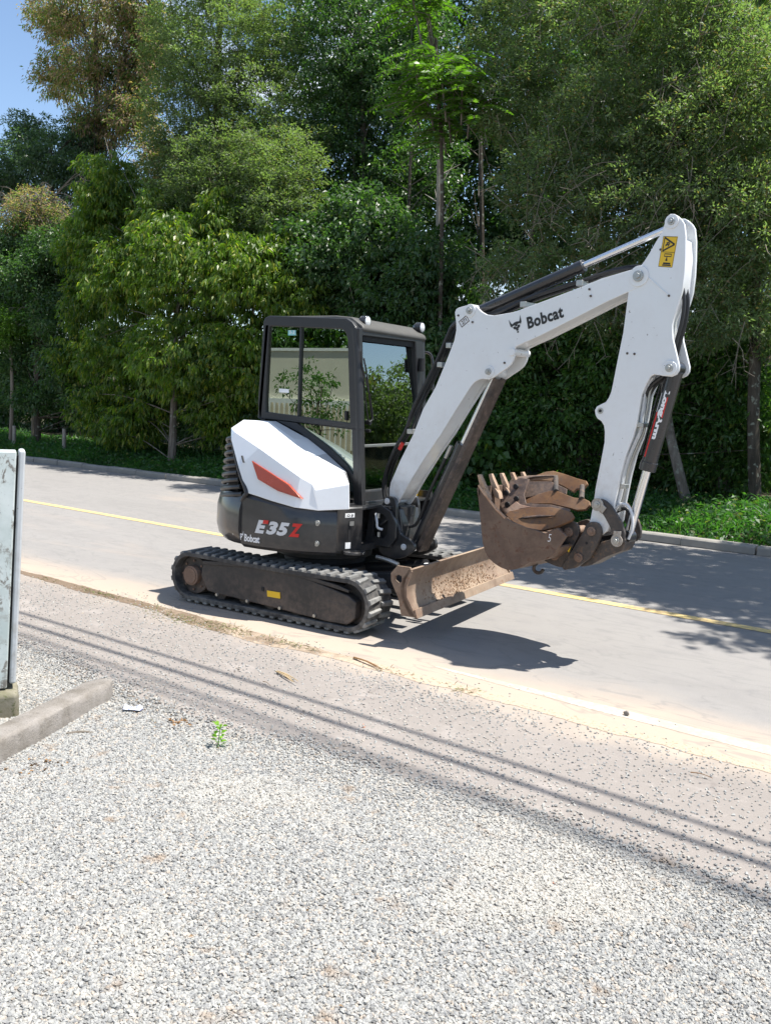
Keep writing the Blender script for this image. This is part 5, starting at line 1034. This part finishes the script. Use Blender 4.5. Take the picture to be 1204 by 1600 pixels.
bare_trunk('thin pale trunk rising behind the lower boom', [gb([(-4.273,9.6,0.403)][0])]+[(-4.528,9.8,2.727),(-4.725,10,4.801),(-4.799,10,6.693)], .07, .05, M['barkP'])
for i, (x0, x1, yy, lab) in enumerate(((330, 322, 12, 'slim dark trunk seen through the olive tree'), (505, 512, 12.5, 'slim dark trunk left of the cab roof lights'), (780, 772, 11.5, 'slim dark trunk above the bucket teeth'))):
    pass
# fern-leaved tree: fronds of paired leaflets
def fern_tree():
    b_ = gb([(-3.837,9,0.462)][0]); T = empty('fern_leaved_tree', b_); tag(T, 'bright green tree with long feather shaped fronds at top centre right', 'tree')
    rng = np.random.default_rng(4); cs = [(-4.518,8.3,9.053),(-4.348,8.6,8.889),(-4.32,8.2,7.687),(-3.928,8.1,7.684),(-3.721,8.1,7.458),(-3.359,8.2,7.36),(-3.611,8.3,7.698),(-4.698,8.5,7.531),(-4.158,8.3,7.34),(-3.39,8.6,7.155),(-3.847,8.6,7.105),(-4.449,8.5,9.334),(-4.139,8.9,6.94)]
    C = []; AX = []; LN = []; WD = []; bm = bmesh.new()
    for c in cs:
        for k in range(15):
            a = rng.uniform(0, 2*pi); s = Vector(c)-Vector(b_)+Vector(rng.normal(size=3)*.16); Lf = rng.uniform(.45, .80); el_ = rng.uniform(.0, .45)
            d = Vector((cos(a), sin(a)*.9, el_)).normalized(); sd = d.cross(Vector((0, 0, 1))).normalized(); prev = s; pts = [s]
            for j in range(1, 12):
                f = j/11; q = s+d*Lf*f+Vector((0, 0, -.42*Lf*f*f)); pts.append(q)
                for sg in (-1, 1):
                    C.append(q); AX.append(sd*sg+d*.45+Vector((0, 0, -.25))); LN.append(.17*(1-.5*abs(f-.45))); WD.append(.050)
            ab_tube(bm, [pts[0], pts[4], pts[8], pts[11]], .006, 4, False)
        ab_tube(bm, [Vector(c)-Vector(b_), (Vector(c)-Vector(b_))*.75+(Vector([(-4.247,8.7,8.483)][0])-Vector(b_))*.15+Vector((0, .2, 0))], .018, 5, False)
    V, Q = leafquads(np.array(C, dtype=float), np.array(AX, dtype=float), np.array(LN), np.array(WD), .15, rng)
    set_mesh('fronds', V, Q, LM['fresh'], T); tag(fin(bm, 'branches', M['barkA'], T), kind='stuff')
    tp = Vector([(-4.247,8.7,8.483)][0])-Vector(b_); tube('trunk', [(0, 0, 0), tp*.3, tp*.7+Vector((.1, 0, 0)), tp], .05, M['barkD'], T, 8, .03)
fern_tree()
# dry grey twiggy bush left
def twig_bush(label, c, rad, n, seed, leaf=None, name='dry_bush'):
    b_ = gb(c); T = empty(name, b_); tag(T, label, 'bush'); r = random.Random(seed); bm = bmesh.new(); cz = c[2]-b_[2]
    ab_tube(bm, [(0, 0, 0), (.1, 0, cz*.5), (0, 0, cz)], .06, 8, True, .03)
    for i in range(n):
        s = Vector((r.uniform(-.3, .3)*rad[0], r.uniform(-.3, .3), cz+r.uniform(-.2, .4)*rad[2])); d = Vector((r.gauss(0, 1)*rad[0], r.gauss(0, .4), r.gauss(.2, .6)*rad[2]))
        m = s+d*.5+Vector((0, 0, .15)); e = s+d*.9+Vector((0, 0, -.5*rad[2]*r.random())); ab_tube(bm, [s, m, e], .014, 4, True, .005, 3)
        for j in range(5):
            q = m.lerp(e, r.random()); ab_tube(bm, [q, q+Vector((r.gauss(0, .16), r.gauss(0, .1), r.uniform(-.35, .08)))], .006, 3, False, .003)
    tag(fin(bm, 'branches', M['twig'], T), kind='stuff')
    if leaf: crown('crown', T, [(0, 0, cz, rad[0], .7, rad[2])], leaf[0], 22, .2, .08, .03, leaf[1], .2, .5)
    return T
twig_bush('grey leafless bush of dry twigs at the left edge above the dark thicket', [(-17.783,10,6.591)][0], (1.3, .7, .75), 80, 5, (260, LM['brown']))
twig_bush('small pale green bush with dry twigs at the far left edge', [(-17.4,9,3.429)][0], (.8, .6, .6), 22, 6, (420, LM['fresh']), 'pale_bush')
lb = LB([(-16.975,9.6,4.85),(-18.387,9.8,4.403),(-15.912,9.4,3.617),(-17.837,9.6,2.606),(-15.267,9.3,2.442),(-16.729,9.4,1.566),(-14.262,9.3,1.639),(-18.953,10,5.522),(-16.419,10,5.393),(-18.05,10.4,5.893),(-12.948,9.2,1.201),(-10.132,9.2,1.096),(-8.407,9.2,1.533),(-12.033,9.6,2.029)], [(1.3, .9, .9), (1.3, .9, .9), (1.1, .8, .9), (1.4, .9, .9), (1, .8, .8), (1.3, .7, .5), (1, .7, .5), (1.3, 1, 1), (1.3, 1, .9), (1.4, 1, .9), (1.0, .6, .6), (1.1, .6, .6), (.9, .6, .7), (1.2, .7, .8)])
tree('thicket_shrub', 'dark green shrub thicket at the left edge under the dry bush', 'shrub', lb, gb([(-16.738,9.4,0.343)][0]), [(-16.974,9.6,5.02)][0], .1, LM['dark'], M['barkD'], nl=50, seed=15, ncl=3200, per=26, clr=.26, ln=.11, wd=.045, droop=.3, shell=.5)
for i, (x, w, lab) in enumerate(((100, .05, 'short mossy fence post in the grass left of the pale trunk'), (22, .05, 'short grey fence post at the far left in the grass'))):
    p = gb([(-14.629,8.6,0.637)][0] if i == 0 else [(-17.099,8.9,0.642)][0]); T = empty('fence_post', p); tag(T, lab, 'post', 'old fence posts in the verge'); cyl('post', (0, 0, -.1), (.02, 0, .62), w, M['barkP'], T, 8, .01)
# low broad-leaved climber behind the boom foot
lb = LB([(-3.03,7.9,0.571),(-2.722,8,1.049),(-3.153,7.8,0.219),(-2.178,8.1,0.628)], [(.5, .4, .5), (.5, .4, .5), (.5, .3, .3), (.4, .3, .4)])
T = empty('broad_leaved_weed', gb([(-2.751,7.8,0.025)][0])); tag(T, 'clump of broad heart shaped leaves at the verge behind the lower boom', 'plant')
bl = T.location; crown('foliage', T, [(l[0]-bl.x, l[1]-bl.y, l[2]-bl.z, *l[3:]) for l in lb], 150, 12, .18, .14, .12, LM['mid'], .7, .6)

# far wood behind: one dense mass
def far_wood():
    lbs = []
    pts = [(-14.801,14,5.556),(-12.342,14,5.805),(-10.278,14,4.847),(-9.385,15,7.519),(-7.468,15,8.966),(-7.8,14,4.441),(-5.648,14,5.465),(-4.065,14,6.847),(-2.395,14,5.017),(-1.084,14,6.589),(0.635,14,4.886),(-2.086,14,8.72),(-4.371,14,9.039),(-0.043,14,8.434),(-5.681,13,2.919),(-3.546,13,2.937),(-1.325,13,2.684),(0.617,13,2.971),(-8.23,13,2.252),(-10.967,13,2.876),(-14.545,13,2.847),(-18.997,14,3.287),(-24.294,15,3.358),(-29.05,15,3.852),(-21.332,16,5.458),(-28.625,17,5.565),(-1.05,12.5,1.064),(0.869,12.5,1.181),(-3.98,12.5,0.886),(-11.615,12.5,1.117),(-20.285,13,1.141),(-26.764,13,0.894),(-13.516,15,8.795),(-11.97,16,10.505),(-9.376,16,11.512),(-7.04,16,12.09),(-2.908,16,11.474),(-0.254,16,10.975),(-4.862,16,11.537),(-15.769,15.5,9.149),(1.985,13,6.112),(2.31,13,2.496),(-15.575,13,1.702),(-25.176,13,1.86),(-30.519,13.5,2.748),(-29.714,13,0.781),(-23.692,12.5,1.003),(-21.585,12.5,1.924),(-36.937,14,1.628),(-18.053,15,7.465),(-16.85,15.5,8.271),(-14.227,15,7.564),(-21.093,15.5,7.131),(-24.945,15.5,6.675),(-11.861,14.5,7.1),(-6.374,16,13.216),(-4.636,16,13.147),(-3.007,16,12.791),(-1.204,16,12.398),(-3.219,15,9.602),(-1.281,15,9.311),(-3.712,14.5,8.086),(-1.72,14.5,7.581),(-0.196,14,7.165),(0.709,14.5,8.858),(-6.319,15,8.357),(-4.252,13.5,5.607),(-6.52,14.5,6.852),(-11.001,17,14.248),(-14.293,17,13.03),(-11.787,17,11.505)]
    for p in pts: lbs.append((*p, 1.9, 1.2, 1.35))
    o, _ = crown('far_wood', None, lbs, 8500, 30, .42, .17, .075, LM['dark'], .3, .5)
    tag(o, 'dark mass of woodland foliage behind the front row of trees', 'woodland', kind='stuff')
    r = random.Random(9)
    for i in range(15):
        x = -20+i*1.55+r.uniform(-.5, .5); y = r.uniform(11, 13); b_ = gb((x, y, 0)); T = empty('slim_tree', b_); tag(T, 'slim dark tree stem standing in the shade of the wood', 'tree', 'slim stems in the wood')
        top = Vector((r.uniform(-.5, .5), r.uniform(-.3, .3), r.uniform(6.5, 8.5))); tube('trunk', [(0, 0, -.2), top*.4+Vector((r.uniform(-.2, .2), 0, 0)), top], r.uniform(.06, .11), M['barkD'], T, 7, .03, 3)
        bm = bmesh.new()
        for k in range(16):
            s = top*r.uniform(.3, 1); ab_tube(bm, [s, s+Vector((r.uniform(-.9, .9), r.uniform(-.5, .5), r.uniform(.1, .9)))], .014, 4, False, .005)
        tag(fin(bm, 'branches', M['barkA'], T), kind='stuff')
far_wood()
# tree right of the frame whose crown hangs over the road and shades it
lb = [(6.4, 5.4, 8.0, 1.8, 2.3, .7), (5.2, 4.3, 7.9, 1.1, 1.1, .55), (3.9, 5.2, 7.9, 1.1, 1.0, .5), (3.0, 6.2, 7.9, 1.1, .8, .5), (6.6, 2.9, 7.8, 1.0, .7, .4), (4.6, 6.9, 8.2, 1.7, .9, .6), (1.9, 7.0, 8.0, 1.0, .6, .5), (3.0, 5.0, 7.9, .8, .7, .45), (2.4, 6.0, 7.9, .9, .8, .45), (3.8, 4.2, 7.9, .8, .6, .4), (5.0, 5.6, 8.0, 1.2, 1.0, .5), (8.6, 4.6, 7.8, 2.0, 2.4, .9), (9.0, 7.4, 8.2, 2.2, 2.0, 1.2), (7.0, 7.6, 8.4, 1.8, 1.3, .9)]
tree('overhanging_tree', 'wide tree to the right whose crown shades the far lane of the road', 'tree', lb, gb((8.2, 9.2, 0)), (7.9, 6.5, 7.2), .25, LM['mid'], M['barkA'], nl=60, seed=21, ncl=3600, per=26, clr=.19, ln=.13, wd=.06, droop=.3, shell=.5)

# verge: long grass and weeds, hanging over the kerb
def grass():
    rng = np.random.default_rng(8); n = 60000
    u = rng.uniform(-24, 8, n); v = 6.40+rng.random(n)**1.5*2.6; cl = np.sin(u*2.3)*np.sin(u*.7+v*2)+rng.normal(size=n)*.35
    h = (.14+.20*np.clip((v-6.4)/1.3, 0, 1))*(1+.35*cl)*rng.uniform(.5, 1.25, n)
    h = np.clip(h, .05, .6); x = u*cos(SK)-v*sin(SK); y = u*sin(SK)+v*cos(SK); z = np.array([hz(a, b) for a, b in zip(u, v)])
    C = np.stack([x, y, z], 1); ax = rng.normal(size=(n, 3))*.55; ax[:, 2] = 1; ax[:, 1] -= .2
    V, Q = leafquads(C, ax, h, rng.uniform(.012, .03, n), .2, rng); V[2::4, 2] -= h*.2
    nw = 26000; u = rng.uniform(-24, 8, nw); v = 6.42+rng.random(nw)**1.2*2.4; x = u*cos(SK)-v*sin(SK); y = u*sin(SK)+v*cos(SK); z = np.array([hz(a, b) for a, b in zip(u, v)])+rng.random(nw)*.25*np.clip((v-6.3)/.8, .3, 1)
    ax = rng.normal(size=(nw, 3)); ax[:, 2] *= .4; V2, Q2 = leafquads(np.stack([x, y, z], 1), ax, rng.uniform(.05, .12, nw), rng.uniform(.03, .06, nw), .2, rng)
    o = set_mesh('verge_grass', np.concatenate([V, V2]), np.concatenate([Q, Q2+len(V)]), LM['grass'], None); tag(o, 'long green grass and weeds on the bank beyond the far kerb', 'grass', kind='stuff')
grass()
# weeds and dead grass in the joint between road and apron
def joint_weeds():
    rng = np.random.default_rng(18); n = 3600; u = rng.uniform(-5, 2.4, n); pat = (np.sin(u*3.1)+np.sin(u*7.7+1)+rng.normal(size=n)*.6 > .3); u = u[pat]; n = len(u)
    v = -1.285+rng.normal(size=n)*.035; hot = rng.random(n) < .35; u = np.where(hot, rng.normal(-.15, .32, n), u); v = np.where(hot, -1.36+rng.normal(size=n)*.06, v)
    x = u*cos(SK)-v*sin(SK); y = u*sin(SK)+v*cos(SK); ax = rng.normal(size=(n, 3)); ax[:, 2] = np.abs(ax[:, 2])*.35
    V, Q = leafquads(np.stack([x, y, np.full(n, .002)], 1), ax, rng.uniform(.015, .055, n), rng.uniform(.003, .007, n), .2, rng)
    o = set_mesh('joint_weeds', V, Q, M['deadgrass'], None); tag(o, 'sparse dried grass growing along the joint beside the track', 'grass', kind='stuff')
M['deadgrass'] = leafmat('dead_grass', (.13, .10, .055), (.28, .22, .13), .2, .8, 2, (.12, .17, .04), .72)
joint_weeds()

# ============================================================ FOREGROUND THINGS
def world_box(name, c, s, rz, mat, parent, bevel=.01): return box(name, c, s, mat, parent, bevel, Matrix.Rotation(rz, 3, 'Z'))
# weathered cabinet
t = NT('peeling_white_paint'); p = t.pos('Object'); a = t.noise(16, 8, .75, p, .6, (1, 1, .5)); b = t.noise(3, 4, .6, p); c_ = t.noise(60, 5, .7, p)
col = t.mix(t.ramp(b, .3, .7), (.40, .46, .44), (.58, .62, .60)); col = t.mix(t.ramp(c_, .55, .75), col, (.42, .46, .44))
msk = t.math('MULTIPLY', t.ramp(a, .53, .57), t.ramp(b, .38, .55)); col = t.mix(msk, col, (.13, .12, .105)); col = t.mix(t.math('MULTIPLY', t.ramp(a, .50, .56), .25), col, (.30, .28, .24))
t.bsdf(col, .6, 0, t.bump(a, .25, .004)); M['peel'] = t.m
M['mossy'] = rust_mat('mossy_stone', [(.14, .13, .08), (.22, .20, .15), (.08, .09, .035)], .95, 0, 8, (.3, .28, .22), .3)
cq = [(0.542,-3.47,1.451),(0.483,-3.47,0.152),(0.361,-3.47,1.446)]
CAB = empty('utility_cabinet', (cq[1][0], -3.47, 0), radians(56)); tag(CAB, 'weathered white metal cabinet with peeling paint standing on a mossy stone at the left edge', 'cabinet')
zt0 = cq[0][2]; zb0 = cq[1][2]; xr_ = 0.0
hgt = zt0-zb0; zc = (zt0+zb0)/2; lean = (cq[0][0]-cq[1][0])
def shear_box(name, x0, x1, y0, y1, z0, z1, mat, bevel=.008):
    bm = bmesh.new(); k = lean/hgt
    ab_prism(bm, [(x0+(z0-zb0)*k, y0, z0), (x1+(z0-zb0)*k, y0, z0), (x1+(z1-zb0)*k, y0, z1), (x0+(z1-zb0)*k, y0, z1)], (0, y1-y0, 0)); return fin(bm, name, mat, CAB, bevel)
shear_box('cabinet_body', -.60, -.045, 0, .16, zb0, zt0-.005, M['peel'])
shear_box('door_gap', -.055, -.030, .03, .15, zb0+.02, zt0-.03, M['dark'], .002)
shear_box('door_edge', -.034, 0, .01, .19, zb0-.02+.04, zt0, M['whitegal'], .012)
bx_ = bmesh.new(); ab_box(bx_, (-.27, .07, (zb0-.01)/2-.02), (.57, .26, zb0+.03)); CB2 = fin(bx_, 'base_stone', M['mossy'], None, .03); 
BS = empty('base_stone', (cq[1][0], -3.47, 0), radians(56)); tag(BS, 'mossy stone block under the white cabinet', 'stone'); CB2.name = 'stone_block'; CB2.parent = BS
# parking kerb stone in front
k0 = Vector([(0.546,-2.98,0)][0]); k1 = Vector([(0.81,-3.793,0)][0]); dk = (k1-k0).normalized(); k1 = k0+dk*1.9; nk = Vector((-dk.y, dk.x, 0)); 
if nk.y < 0: nk = -nk
KS = bmesh.new(); pr = [(-.025, -.02), (-.016, .085), (-.008, .104), (.010, .114), (.125, .118), (.140, .108), (.148, .085), (.155, -.02)]
N_ = 30; rings = []; rr_ = random.Random(2)
for i in range(N_+1):
    f = i/N_; e = min(1, .55+.45*min(1, i/1.5)); c = k0.lerp(k1, f)
    rings.append([KS.verts.new((c.x+nk.x*(a-.07)*e+nk.x*.07-k0.x+rr_.uniform(-.003, .003), c.y+nk.y*(a-.07)*e+nk.y*.07-k0.y+rr_.uniform(-.003, .003), b*(.9+.1*e)+rr_.uniform(-.003, .003))) for a, b in pr])
for a, b in zip(rings, rings[1:]):
    for q in range(len(pr)): KS.faces.new((a[q], a[(q+1) % len(pr)], b[(q+1) % len(pr)], b[q]))
KS.faces.new(rings[0]); KS.faces.new(list(reversed(rings[-1])))
t = NT('pitted_concrete'); p = t.geo().outputs['Position']; a = t.noise(90, 6, .75, p); b = t.noise(7, 5, .6, p); g_ = t.geo(); sn = t.n('ShaderNodeSeparateXYZ'); t.l(g_.outputs['Normal'], sn.inputs[0])
col = t.mix(t.ramp(b, .3, .7), (.19, .17, .145), (.30, .275, .25)); col = t.mix(t.ramp(a, .55, .7), col, (.11, .10, .09)); t.bsdf(col, .95, 0, t.bump(a, .9, .008), .2); M['pitted'] = t.m
ks = fin(KS, 'kerb_stone', M['pitted'], None, .012); ks.location = k0; tag(ks, 'rough grey concrete kerb stone lying at the lower left beside the cabinet', 'kerb stone')
# crumpled paper
lp = Vector([(0.96,-3.067,0)][0]); bm = bmesh.new(); r = random.Random(5); G = []
for i in range(5):
    G.append([bm.verts.new(((i-2)*.026+r.uniform(-.005, .005), (j-1)*.028+r.uniform(-.005, .005), .028+r.uniform(0, .03)*(1 if (i+j) % 2 else .2))) for j in range(3)])
for a, b in zip(G, G[1:]):
    for j in range(2): bm.faces.new((a[j], b[j], b[j+1], a[j+1]))
t = NT('crumpled_paper'); p = t.pos(); wv_ = t.n('ShaderNodeTexWave'); wv_.inputs['Scale'].default_value = 9; wv_.inputs['Distortion'].default_value = 1; t.l(p, wv_.inputs[0]); t.bsdf(t.mix(t.ramp(wv_.outputs[1], .82, .9), (.72, .73, .76), (.22, .25, .55)), .6); M['paper'] = t.m
lit = fin(bm, 'crumpled_wrapper', M['paper'], None); lit.location = lp; lit.rotation_euler.z = .5; m = lit.modifiers.new('solid', 'SOLIDIFY'); m.thickness = .002; tag(lit, 'crumpled white wrapper with blue stripes lying on the gravel near the kerb stone', 'litter')
# small green weed
wp = Vector([(1.685,-3.158,0)][0]); WE = empty('small_weed', wp); tag(WE, 'small bright green weed sprouting from the gravel edge', 'plant'); rng = np.random.default_rng(2)
C = []; AX = []
for k in range(34): h = rng.random()*.13; a = rng.uniform(0, 6.28); C.append((.012*cos(a)+h*.08, .012*sin(a), .02+h)); AX.append((cos(a), sin(a), .5))
V, Q = leafquads(np.array(C), np.array(AX), rng.uniform(.02, .042, 34), rng.uniform(.012, .022, 34), .2, rng); set_mesh('leaves', V, Q, LM['fresh2'], WE); tube('stem', [(0, 0, 0), (.004, 0, .07), (.014, 0, .14)], .0025, LM['fresh2'], WE, 5)
# dry stalks, leaves and twigs
def stalk(px, ln, ang, label, rad=.003, mat='straw', n=1, name='dry_stalk'):
    p = Vector(px); bm = bmesh.new(); r = random.Random(int(px[0]*977))
    for k in range(n):
        a = ang+r.uniform(-.12, .12); d = Vector((cos(a), sin(a), 0))*ln*r.uniform(.7, 1); o_ = Vector((r.uniform(-.01, .01), r.uniform(-.012, .012), .012)); ab_tube(bm, [o_, o_+d*.5+Vector((0, 0, .008)), o_+d], rad, 5, True, rad*.4, 3)
    o = fin(bm, name, M[mat], None); o.location = p; tag(o, label, 'twig'); return o
M['straw'] = flat('dry_straw', (.42, .31, .17), .9); M['leafd'] = flat('dead_leaf', (.24, .13, .05), .8, 0, .4, 60); M['leafo'] = flat('orange_leaf', (.55, .16, .04), .7, 0, .3, 60)
stalk([(1.079,-1.962,0)][0], .26, -.35, 'pale dry straw bundle lying on the asphalt apron in front of the track', .005, 'straw', 6)
stalk([(1.155,-2.18,0)][0], .14, -.3, 'thin curved dark twig just below the straw bundle', .0025, 'leafd')
stalk([(1.278,-1.362,0)][0], .32, -.35, 'brown dry stalks lying at the road joint by the front of the track', .004, 'leafd', 7)
stalk([(2.46,-3.824,0)][0], .13, .9, 'thin grey twig lying on the middle of the gravel', .003, 'twig', 2)
stalk([(3.729,-1.942,0)][0], .12, -.1, 'short dark stick lying on the sandy strip at the right', .003, 'leafd')
stalk([(0.95,-3.501,0)][0], .18, .75, 'grey flat stick lying beside the kerb stone', .006, 'twig', 2)
def leafpile(px, n, sp, mat, label, ln=.03, seed=1, name='dead_leaf'):
    rng = np.random.default_rng(seed); C = rng.normal(size=(n, 3))*[sp, sp, 0]+[0, 0, .014]; C[:, 2] += rng.random(n)*.01; ax = rng.normal(size=(n, 3)); ax[:, 2] *= .2
    V, Q = leafquads(C, ax, ln*rng.uniform(.6, 1.3, n), ln*.5*rng.uniform(.6, 1.3, n), .35, rng); o = set_mesh(name, V, Q, M[mat], None); o.location = px; tag(o, label, 'leaf'); return o
leafpile([(3.584,-3.388,0)][0], 5, .008, 'leafo', 'curled orange leaf lying alone on the gravel at centre right', .028, 1)
leafpile([(2.108,-2.456,0)][0], 3, .012, 'leafo', 'small orange petal on the asphalt apron below the track front', .016, 2)
leafpile([(3.179,-3.349,0)][0], 2, .006, 'leafo', 'tiny orange brown leaf on the gravel left of the curled one', .018, 7)
leafpile([(1.271,-3.035,0)][0], 22, .03, 'leafd', 'small heap of brown dead leaves on the gravel right of the wrapper', .03, 3)
leafpile([(1.839,-3.531,0)][0], 7, .03, 'leafd', 'few brown dead leaves below the green weed', .024, 4)
leafpile([(1.969,-3.791,0)][0], 6, .015, 'leafo', 'reddish dried flower bits on the gravel left of centre', .02, 5)
leafpile([(1.212,-3.868,0)][0], 26, .06, 'leafd', 'scatter of brown dead leaves in front of the kerb stone', .026, 6)
leafpile([(2.293,-3.857,0)][0], 2, .004, 'leafg', 'single green leaf fragment on the gravel', .02, 8)
def litter_bits():
    rng = np.random.default_rng(77); n = 420; a = rng.random(n) < .55
    u = np.where(a, rng.normal(.7, .45, n), rng.uniform(.3, 5, n)); v = np.where(a, -3.0+rng.normal(size=n)*.22, rng.uniform(-5, -2.7, n))
    x = u*cos(SK)-v*sin(SK); y = u*sin(SK)+v*cos(SK); ax = rng.normal(size=(n, 3)); ax[:, 2] *= .15
    z = np.array([yz(p, q) for p, q in zip(u, v)])+.016
    V, Q = leafquads(np.stack([x, y, z], 1), ax, rng.uniform(.006, .022, n), rng.uniform(.003, .009, n), .3, rng)
    tag(set_mesh('leaf_litter', V, Q, M['litterm'], None), 'tiny brown leaf crumbs sprinkled over the gravel', 'leaf litter', kind='stuff')
M['litterm'] = leafmat('brown_crumbs', (.10, .06, .03), (.30, .19, .10), .1, .8, 3, (.36, .30, .2), .7)
litter_bits()
# pale shells of stone
def pale_rock(px, s, label, seed, mat='pale'):
    bm = bmesh.new(); r = random.Random(seed); bmesh.ops.create_icosphere(bm, subdivisions=2, radius=1)
    for v_ in bm.verts: v_.co *= r.uniform(.8, 1.15)
    for v_ in bm.verts: v_.co = Vector((v_.co.x*s[0], v_.co.y*s[1], v_.co.z*s[2]))
    o = fin(bm, 'pebble', M[mat], None, 0, 25); o.location = Vector(px)+Vector((0, 0, .016)); o.rotation_euler.z = seed; tag(o, label, 'stone'); return o
M['pale'] = flat('pale_stone', (.60, .57, .53), .8, 0, .15, 30, .3); M['pink'] = flat('pink_stone', (.50, .30, .22), .8, 0, .2, 30, .3)
pale_rock([(1.823,-4.404,0)][0], (.028, .012, .010), 'white elongated pebble near the left edge of the gravel', 1)
pale_rock([(2.099,-4.244,0)][0], (.016, .007, .007), 'small white pebble right of the elongated one', 2)
pale_rock([(2.425,-3.909,0)][0], (.016, .010, .008), 'pale grey pebble beside the thin twig', 3)
pale_rock([(2.054,-4.35,0)][0], (.012, .008, .008), 'small pink pebble near the lower left', 4, 'pink')
pale_rock([(2.646,-4.268,0)][0], (.016, .012, .012), 'beige pebble in the lower middle left gravel', 5, 'pink')
pale_rock([(3.181,-1.276,0)][0], (.02, .014, .014), 'dark lone stone on the road right of the machine', 6, 'pitted')

# overhead cables: out of the frame above, their shadows cross the apron
CBL = [(-2.10, 0, 0), (-2.29, .02, 0), (-2.48, 1.4, .015), (-2.61, 1.6, .0)]
for i, (v, dz_, dr_) in enumerate(CBL):
    H = 6.3+dz_*3; pts = []
    for k in range(25):
        u = -7+31*k/24; sag = .0010*(u-1)**2; x, y, z = RW(u, v-.004*(u-2)**2-dr_*u-.25*max(0, -3.2-u)**2); z = H+sag*(1+.3*i); pts.append((x+.36*H, y+.20*H, z))
    rad = (.020, .024, .022, .018)[i]
    o = tube('overhead_cable', pts, rad, M['hose'], None, 6, None, 1); tag(o, ['thin upper overhead cable strung along the road', 'thicker overhead cable next to the thin one', 'bundled overhead cable nearest the yard', 'lowest bundled overhead cable along the road'][i], 'cable', 'overhead cables along the road')

# ============================================================ behind the camera: what the cab windows mirror
M['wall'] = flat('rendered_wall', (.66, .62, .52), .9, 0, .12, 1.5); M['picket'] = flat('weathered_picket', (.50, .44, .33), .85, 0, .25, 5)
hs = empty('garden_wall', (-9, -17, 0)); tag(hs, 'tall pale rendered wall with coping behind the picket fence', 'wall')
box('wall', (-3, -3, 1.75), (26, .3, 3.5), M['wall'], hs); box('wall_base', (-3, -2.8, .9), (26, .2, 1.8), M['wprint'], hs)
box('coping', (-3, -3, 3.55), (26.2, .4, .1), M['wprint'], hs)
fe = empty('picket_fence', (-17, -13, 0)); tag(fe, 'weathered wooden picket fence behind the yard', 'fence')
pk = bmesh.new(); ab_prism(pk, [(-.055, 0, 0), (.055, 0, 0), (.055, 0, 1.55), (.03, 0, 1.68), (-.03, 0, 1.68), (-.055, 0, 1.55)], (0, .03, 0)); pk0 = fin(pk, 'picket', M['picket'], fe)
for i in range(110):
    o = pk0 if i == 0 else pk0.copy()
    if i: COL.objects.link(o)
    o.location = (-9+i*.17, 0, 0)
box('rail', (2, -.04, .5), (22, .04, .09), M['picket'], fe); box('rail', (2, -.04, 1.3), (22, .04, .09), M['picket'], fe)
lb = [(-7.4, -9.8, 2.1, .8, .6, .6), (-6.8, -9.6, 1.5, .6, .5, .6)]
tree('garden_shrub', 'small loose shrub in front of the picket fence', 'shrub', lb, (-7, -9.8, 0), (-7, -9.8, 2.1), .04, LM['mid'], M['barkD'], nl=26, seed=31, ncl=70, per=16, clr=.16, ln=.10, wd=.045)
lb = [(-14, -22.5, 4.4, 4, 1.5, 1.8), (-8, -22.5, 4.4, 4, 1.5, 1.7), (-20, -22.5, 4.4, 4, 1.5, 1.8)]
tree('garden_hedge', 'broad green hedge behind the rendered wall', 'tree', lb, (-12, -24, 0), (-12, -24, 5), .2, LM['mid'], M['barkD'], nl=20, seed=32, ncl=900, per=20, clr=.5, ln=.3, wd=.14)
# shrubs further along the verge on the right, mirrored by the windscreen
for i, (x, y, r_, lab) in enumerate(((9.5, 13.5, 1.6, 'rounded verge shrub out of sight to the right'), (14, 16, 2.0, 'wide verge shrub farther along the road on the right'), (12, 20, 2.4, 'tall open shrub on the bank to the right'))):
    tree('verge_shrub', lab, 'shrub', [(x, y, 1.6+r_*.5, r_, r_*.8, r_*.8), (x+r_, y, 1.5+r_*.4, r_*.8, r_*.7, r_*.6)], gb((x, y, 0)), (x, y, 2.2), .08, LM['olive'], M['barkD'], nl=20, seed=40+i, ncl=420, per=20, clr=.3, ln=.16, wd=.07)
